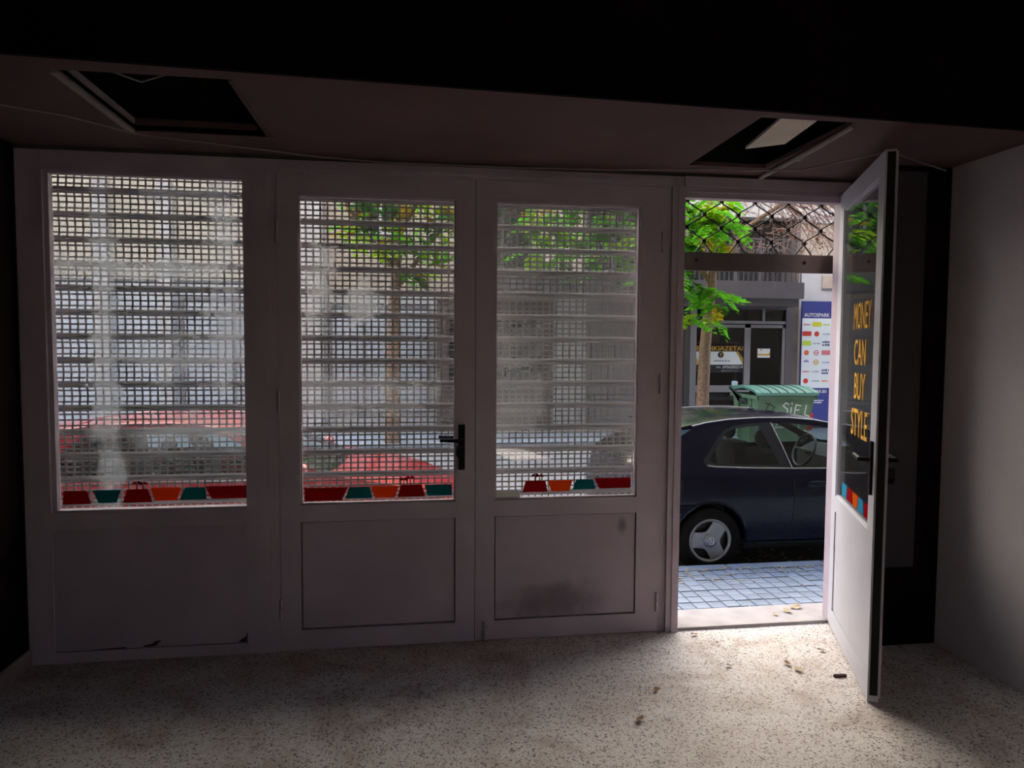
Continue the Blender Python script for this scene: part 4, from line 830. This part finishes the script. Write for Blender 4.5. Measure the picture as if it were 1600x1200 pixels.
for j, rw in enumerate([('t:ink_pink', 'b:ink_yellow', 't:ink_lime'), ('b:ink_red', 'c:ink_red', 't:ink_grey'), ('b:ink_lime', 't:ink_grey', 'u:ink_navy'), ('c:ink_orange', 'r:ink_pink', 'b:ink_pink'), ('h:ink_violet', 'r:ink_gold', 't:ink_violet'), ('t:ink_red', 't:ink_grey', 'u:ink_navy'), ('c:ink_red', 't:ink_grey', 't:ink_orange')]):
    zc = 2.12 - j*.222
    for i, cde in enumerate(rw):
        k, mt = cde.split(':'); xc = 9.22 + i*.25; y = AY-.008
        if k == 't': mb = print_line(xc-.09, .18, zc-.018, .035, y, j*3+i)
        elif k == 'u': mb = print_line(xc-.10, .2, zc+.01, .05, y, j+40); q = print_line(xc-.10, .2, zc-.06, .05, y, j+50); mb.add(q.v, q.f)
        elif k == 'b': mb = MB().prism([(xc-.11, zc-.05), (xc+.11, zc-.05), (xc+.115, zc), (xc+.11, zc+.06), (xc-.11, zc+.06), (xc-.115, zc)], y-.002, y+.002)
        elif k == 'c': mb = MB().lathe([(0, -.002), (.062, -.002), (.062, .002), (0, .002)], (xc, y, zc), 'y', 18)
        elif k == 'r': mb = MB().lathe([(.045, -.002), (.065, -.002), (.065, .002), (.045, .002)], (xc, y, zc), 'y', 18, True).box(xc-.045, xc+.045, y-.002, y+.002, zc-.012, zc+.012)
        else: mb = MB().prism([(xc-.07, zc)]+[(xc+.07*math.cos(a), zc+.06*math.sin(a)) for a in (2.4, 1.57, .75)]+[(xc+.07, zc)], y-.002, y+.002)
        part('logo', mb, mt, ap)

mat('bounce_white', (.80, .775, .73), .9)
for b_, xa, xb in ((b1, -30, -2.40), (b2, -2.40, .55), (b3, .55, 6.05), (b4, 6.05, 9.06), (b5, 9.06, 34)):
    part('bounce_storeys', MB().box(xa, xb, FY-.03, FY+4, 5.75, 19), 'bounce_white', b_)  # unseen white skin added above to bounce sunlight into the room
# ------------------------------------------------------------------ street trees
def frond(seed, mt, L=.5, n=7, ls=.15):
    rr = random.Random(seed); mb = MB(); pts = []
    for i in range(n+1):
        t = i/n; pts.append(Vector((0, L*t*(1-.12*t), -.42*L*t*t)))
    mb.tube(pts[::2], .003, 3)
    for i in range(1, n+1):
        p = pts[i]
        for sd in ((-1, 1) if i < n else (0,)):
            l = ls*(.75+.5*math.sin(math.pi*i/n))*rr.uniform(.85, 1.15); w = l*.36
            d = Vector((sd, .45 if sd else 1, -.35 + rr.uniform(-.25, .25))).normalized(); s_ = d.cross(Vector((rr.uniform(-.3, .3), rr.uniform(-.3, .3), 1))).normalized(); up_ = s_.cross(d)
            mb.add([p, p+d*l*.4+s_*w+up_*.012, p+d*l*.5, p+d*l, p+d*l*.4-s_*w+up_*.012], [(0, 1, 2), (1, 3, 2), (0, 2, 4), (2, 3, 4)])
    me = mb.mesh('leaf', fix=False); me.materials.append(MATS[mt]); return me
FR = [frond(1, 'leaf_green'), frond(2, 'leaf_green', .6, 8), frond(3, 'leaf_lime', .45, 6, .17), frond(4, 'leaf_yellow', .35, 6), frond(5, 'leaf_dark', .55, 9)]
def tree(nm, base, trunk, rad, branches, label, fr, seed):
    t = thing(nm, base, label, 'tree'); part('trunk', MB().tube(trunk, rad, 12), 'tree_bark', t, True)
    for b, r_ in branches: part('branch', MB().tube(b, r_, 6), 'tree_bark', t, True)
    rr = random.Random(seed)
    for (cx, cy_, cz), (sx, sy, sz), n, wts in fr:
        for _ in range(n):
            p = (cx+rr.uniform(-sx, sx), cy_+rr.uniform(-sy, sy), cz+rr.uniform(-sz, sz)); k = rr.choices(range(5), wts)[0]
            o = link('leaf', FR[k], None, t, tuple(a-b for a, b in zip(p, base))); o.rotation_euler = (rr.uniform(-.5, .3), rr.uniform(-.4, .4), rr.uniform(0, 6.28)); s = rr.uniform(.75, 1.2); o.scale = (s, s, s)
    return t
tA = tree('street_tree', (6.0, 10.2, -.34), [(6.0, 10.2, -.40), (6.01, 10.2, .27), (6.05, 10.2, 1.6), (6.17, 10.2, 3.05), (6.1, 10.2, 4.2), (6.0, 10.1, 5.6)], [.17, .135, .115, .095, .085, .05],
    [([(6.17, 10.2, 3.1), (6.9, 10.0, 4.1), (7.9, 9.8, 4.75), (9.2, 9.7, 4.95), (10.3, 9.7, 4.8)], [.06, .05, .04, .03, .015]), ([(6.1, 10.2, 3.9), (6.8, 10.1, 4.9), (8.0, 10.0, 5.6), (9.3, 9.8, 5.7)], [.05, .045, .035, .02]),
     ([(6.15, 10.2, 2.9), (5.4, 10.0, 3.7), (4.3, 9.8, 4.4), (2.9, 9.6, 4.8), (2.2, 9.6, 4.9)], [.06, .05, .04, .03, .015]), ([(6.1, 10.2, 3.7), (5.2, 9.9, 4.8), (3.6, 9.6, 5.4)], [.05, .04, .02]), ([(6.1, 10.2, 2.6), (5.9, 9.7, 3.0), (5.75, 9.4, 3.6)], [.035, .03, .015])],
    'lime green street tree with bare drooping twigs opposite the doorway',
    [((5.85, 9.5, 4.1), (.36, .2, .45), 36, (5, 3, 6, 1, 0)), ((5.85, 9.7, 2.45), (.33, .25, .42), 20, (6, 4, 2, .6, 1)), ((3.9, 9.6, 4.35), (1.9, .5, .75), 120, (4, 4, 2, 1, 4)), ((3.4, 9.6, 3.6), (1.2, .5, .5), 46, (3, 3, 2, 1, 3)), ((4.8, 9.6, 3.2), (.8, .4, .55), 36, (3, 3, 1, .5, 4)), ((7.4, 9.7, 5.3), (1.2, .4, .4), 14, (2, 1, 2, 2, 0))], 5)
# thin bare twigs hanging from the right-hand boughs
tw = MB(); r = random.Random(21); small = MB()
for k in range(70):
    x = r.uniform(6.4, 9.6); z = 4.4+r.uniform(0, 1.1); y = 9.75+r.uniform(-.2, .3); pts = [(x, y, z)]; a = r.uniform(-.6, .9); n_ = r.randint(6, 13)
    for i in range(n_):
        a += r.uniform(-.35, .35); stp = r.uniform(.13, .24); dz = -stp*(.25+.75*i/n_); x += stp*math.cos(a)*.75; z += dz + r.uniform(-.05, .05); y += r.uniform(-.05, .05); pts.append((x, y, z))
        if r.random() < .35 and i > 1:
            e = (x+r.uniform(-.3, .3), y+r.uniform(-.1, .1), z-r.uniform(.05, .35)); tw.tube([(x, y, z), ((x+e[0])/2+.03, y, (z+e[2])/2+.03), e], [.006, .005, .003], 3)
    tw.tube(pts, [.012*(1-i/len(pts))+.005 for i in range(len(pts))], 4)
    if r.random() < .6:
        for q in range(5): dead_leaf(small, x+r.uniform(-.1, .1), y+r.uniform(-.05, .05), z+r.uniform(-.14, .1), r.uniform(.06, .11), r.uniform(0, 6), 4.)
for k in range(300):
    x = r.uniform(6.3, 9.4); z = r.uniform(3.5, 5.3); y = 9.8+r.uniform(-.3, .4); a = r.uniform(0, 6.28); l = r.uniform(.25, .8)
    tw.tube([(x, y, z), (x+math.cos(a)*l*.5, y+r.uniform(-.1, .1), z+math.sin(a)*l*.5-.05), (x+math.cos(a)*l, y, z+math.sin(a)*l*.8-.2*l)], [.009, .007, .004], 3)
o = part('twigs', tw, 'twig', tA); o['kind'] = 'stuff'
o = part('withered_leaves', small, 'dry_leaf', tA); o['kind'] = 'stuff'
tree('street_tree', (-.38, 10.2, -.34), [(-.38, 10.2, -.4), (-.37, 10.2, 1.0), (-.33, 10.2, 2.4), (-.25, 10.15, 3.6), (-.2, 10.1, 5.2)], [.15, .125, .105, .09, .05],
    [([(-.33, 10.2, 2.6), (.4, 10.0, 3.6), (1.1, 9.9, 4.4)], [.05, .04, .02]), ([(-.3, 10.2, 3.0), (-1.0, 10.0, 3.9), (-1.5, 9.9, 4.7)], [.05, .04, .02]), ([(-.25, 10.1, 3.6), (.3, 9.8, 4.6), (.5, 9.7, 5.4)], [.04, .03, .02])],
    'slim street tree with yellow green crown behind the middle glass', [((.0, 9.9, 4.2), (1.35, .5, .75), 105, (3, 2, 4, 3, 2)), ((.4, 9.9, 3.3), (.9, .4, .35), 26, (2, 2, 3, 3, 1))], 9)
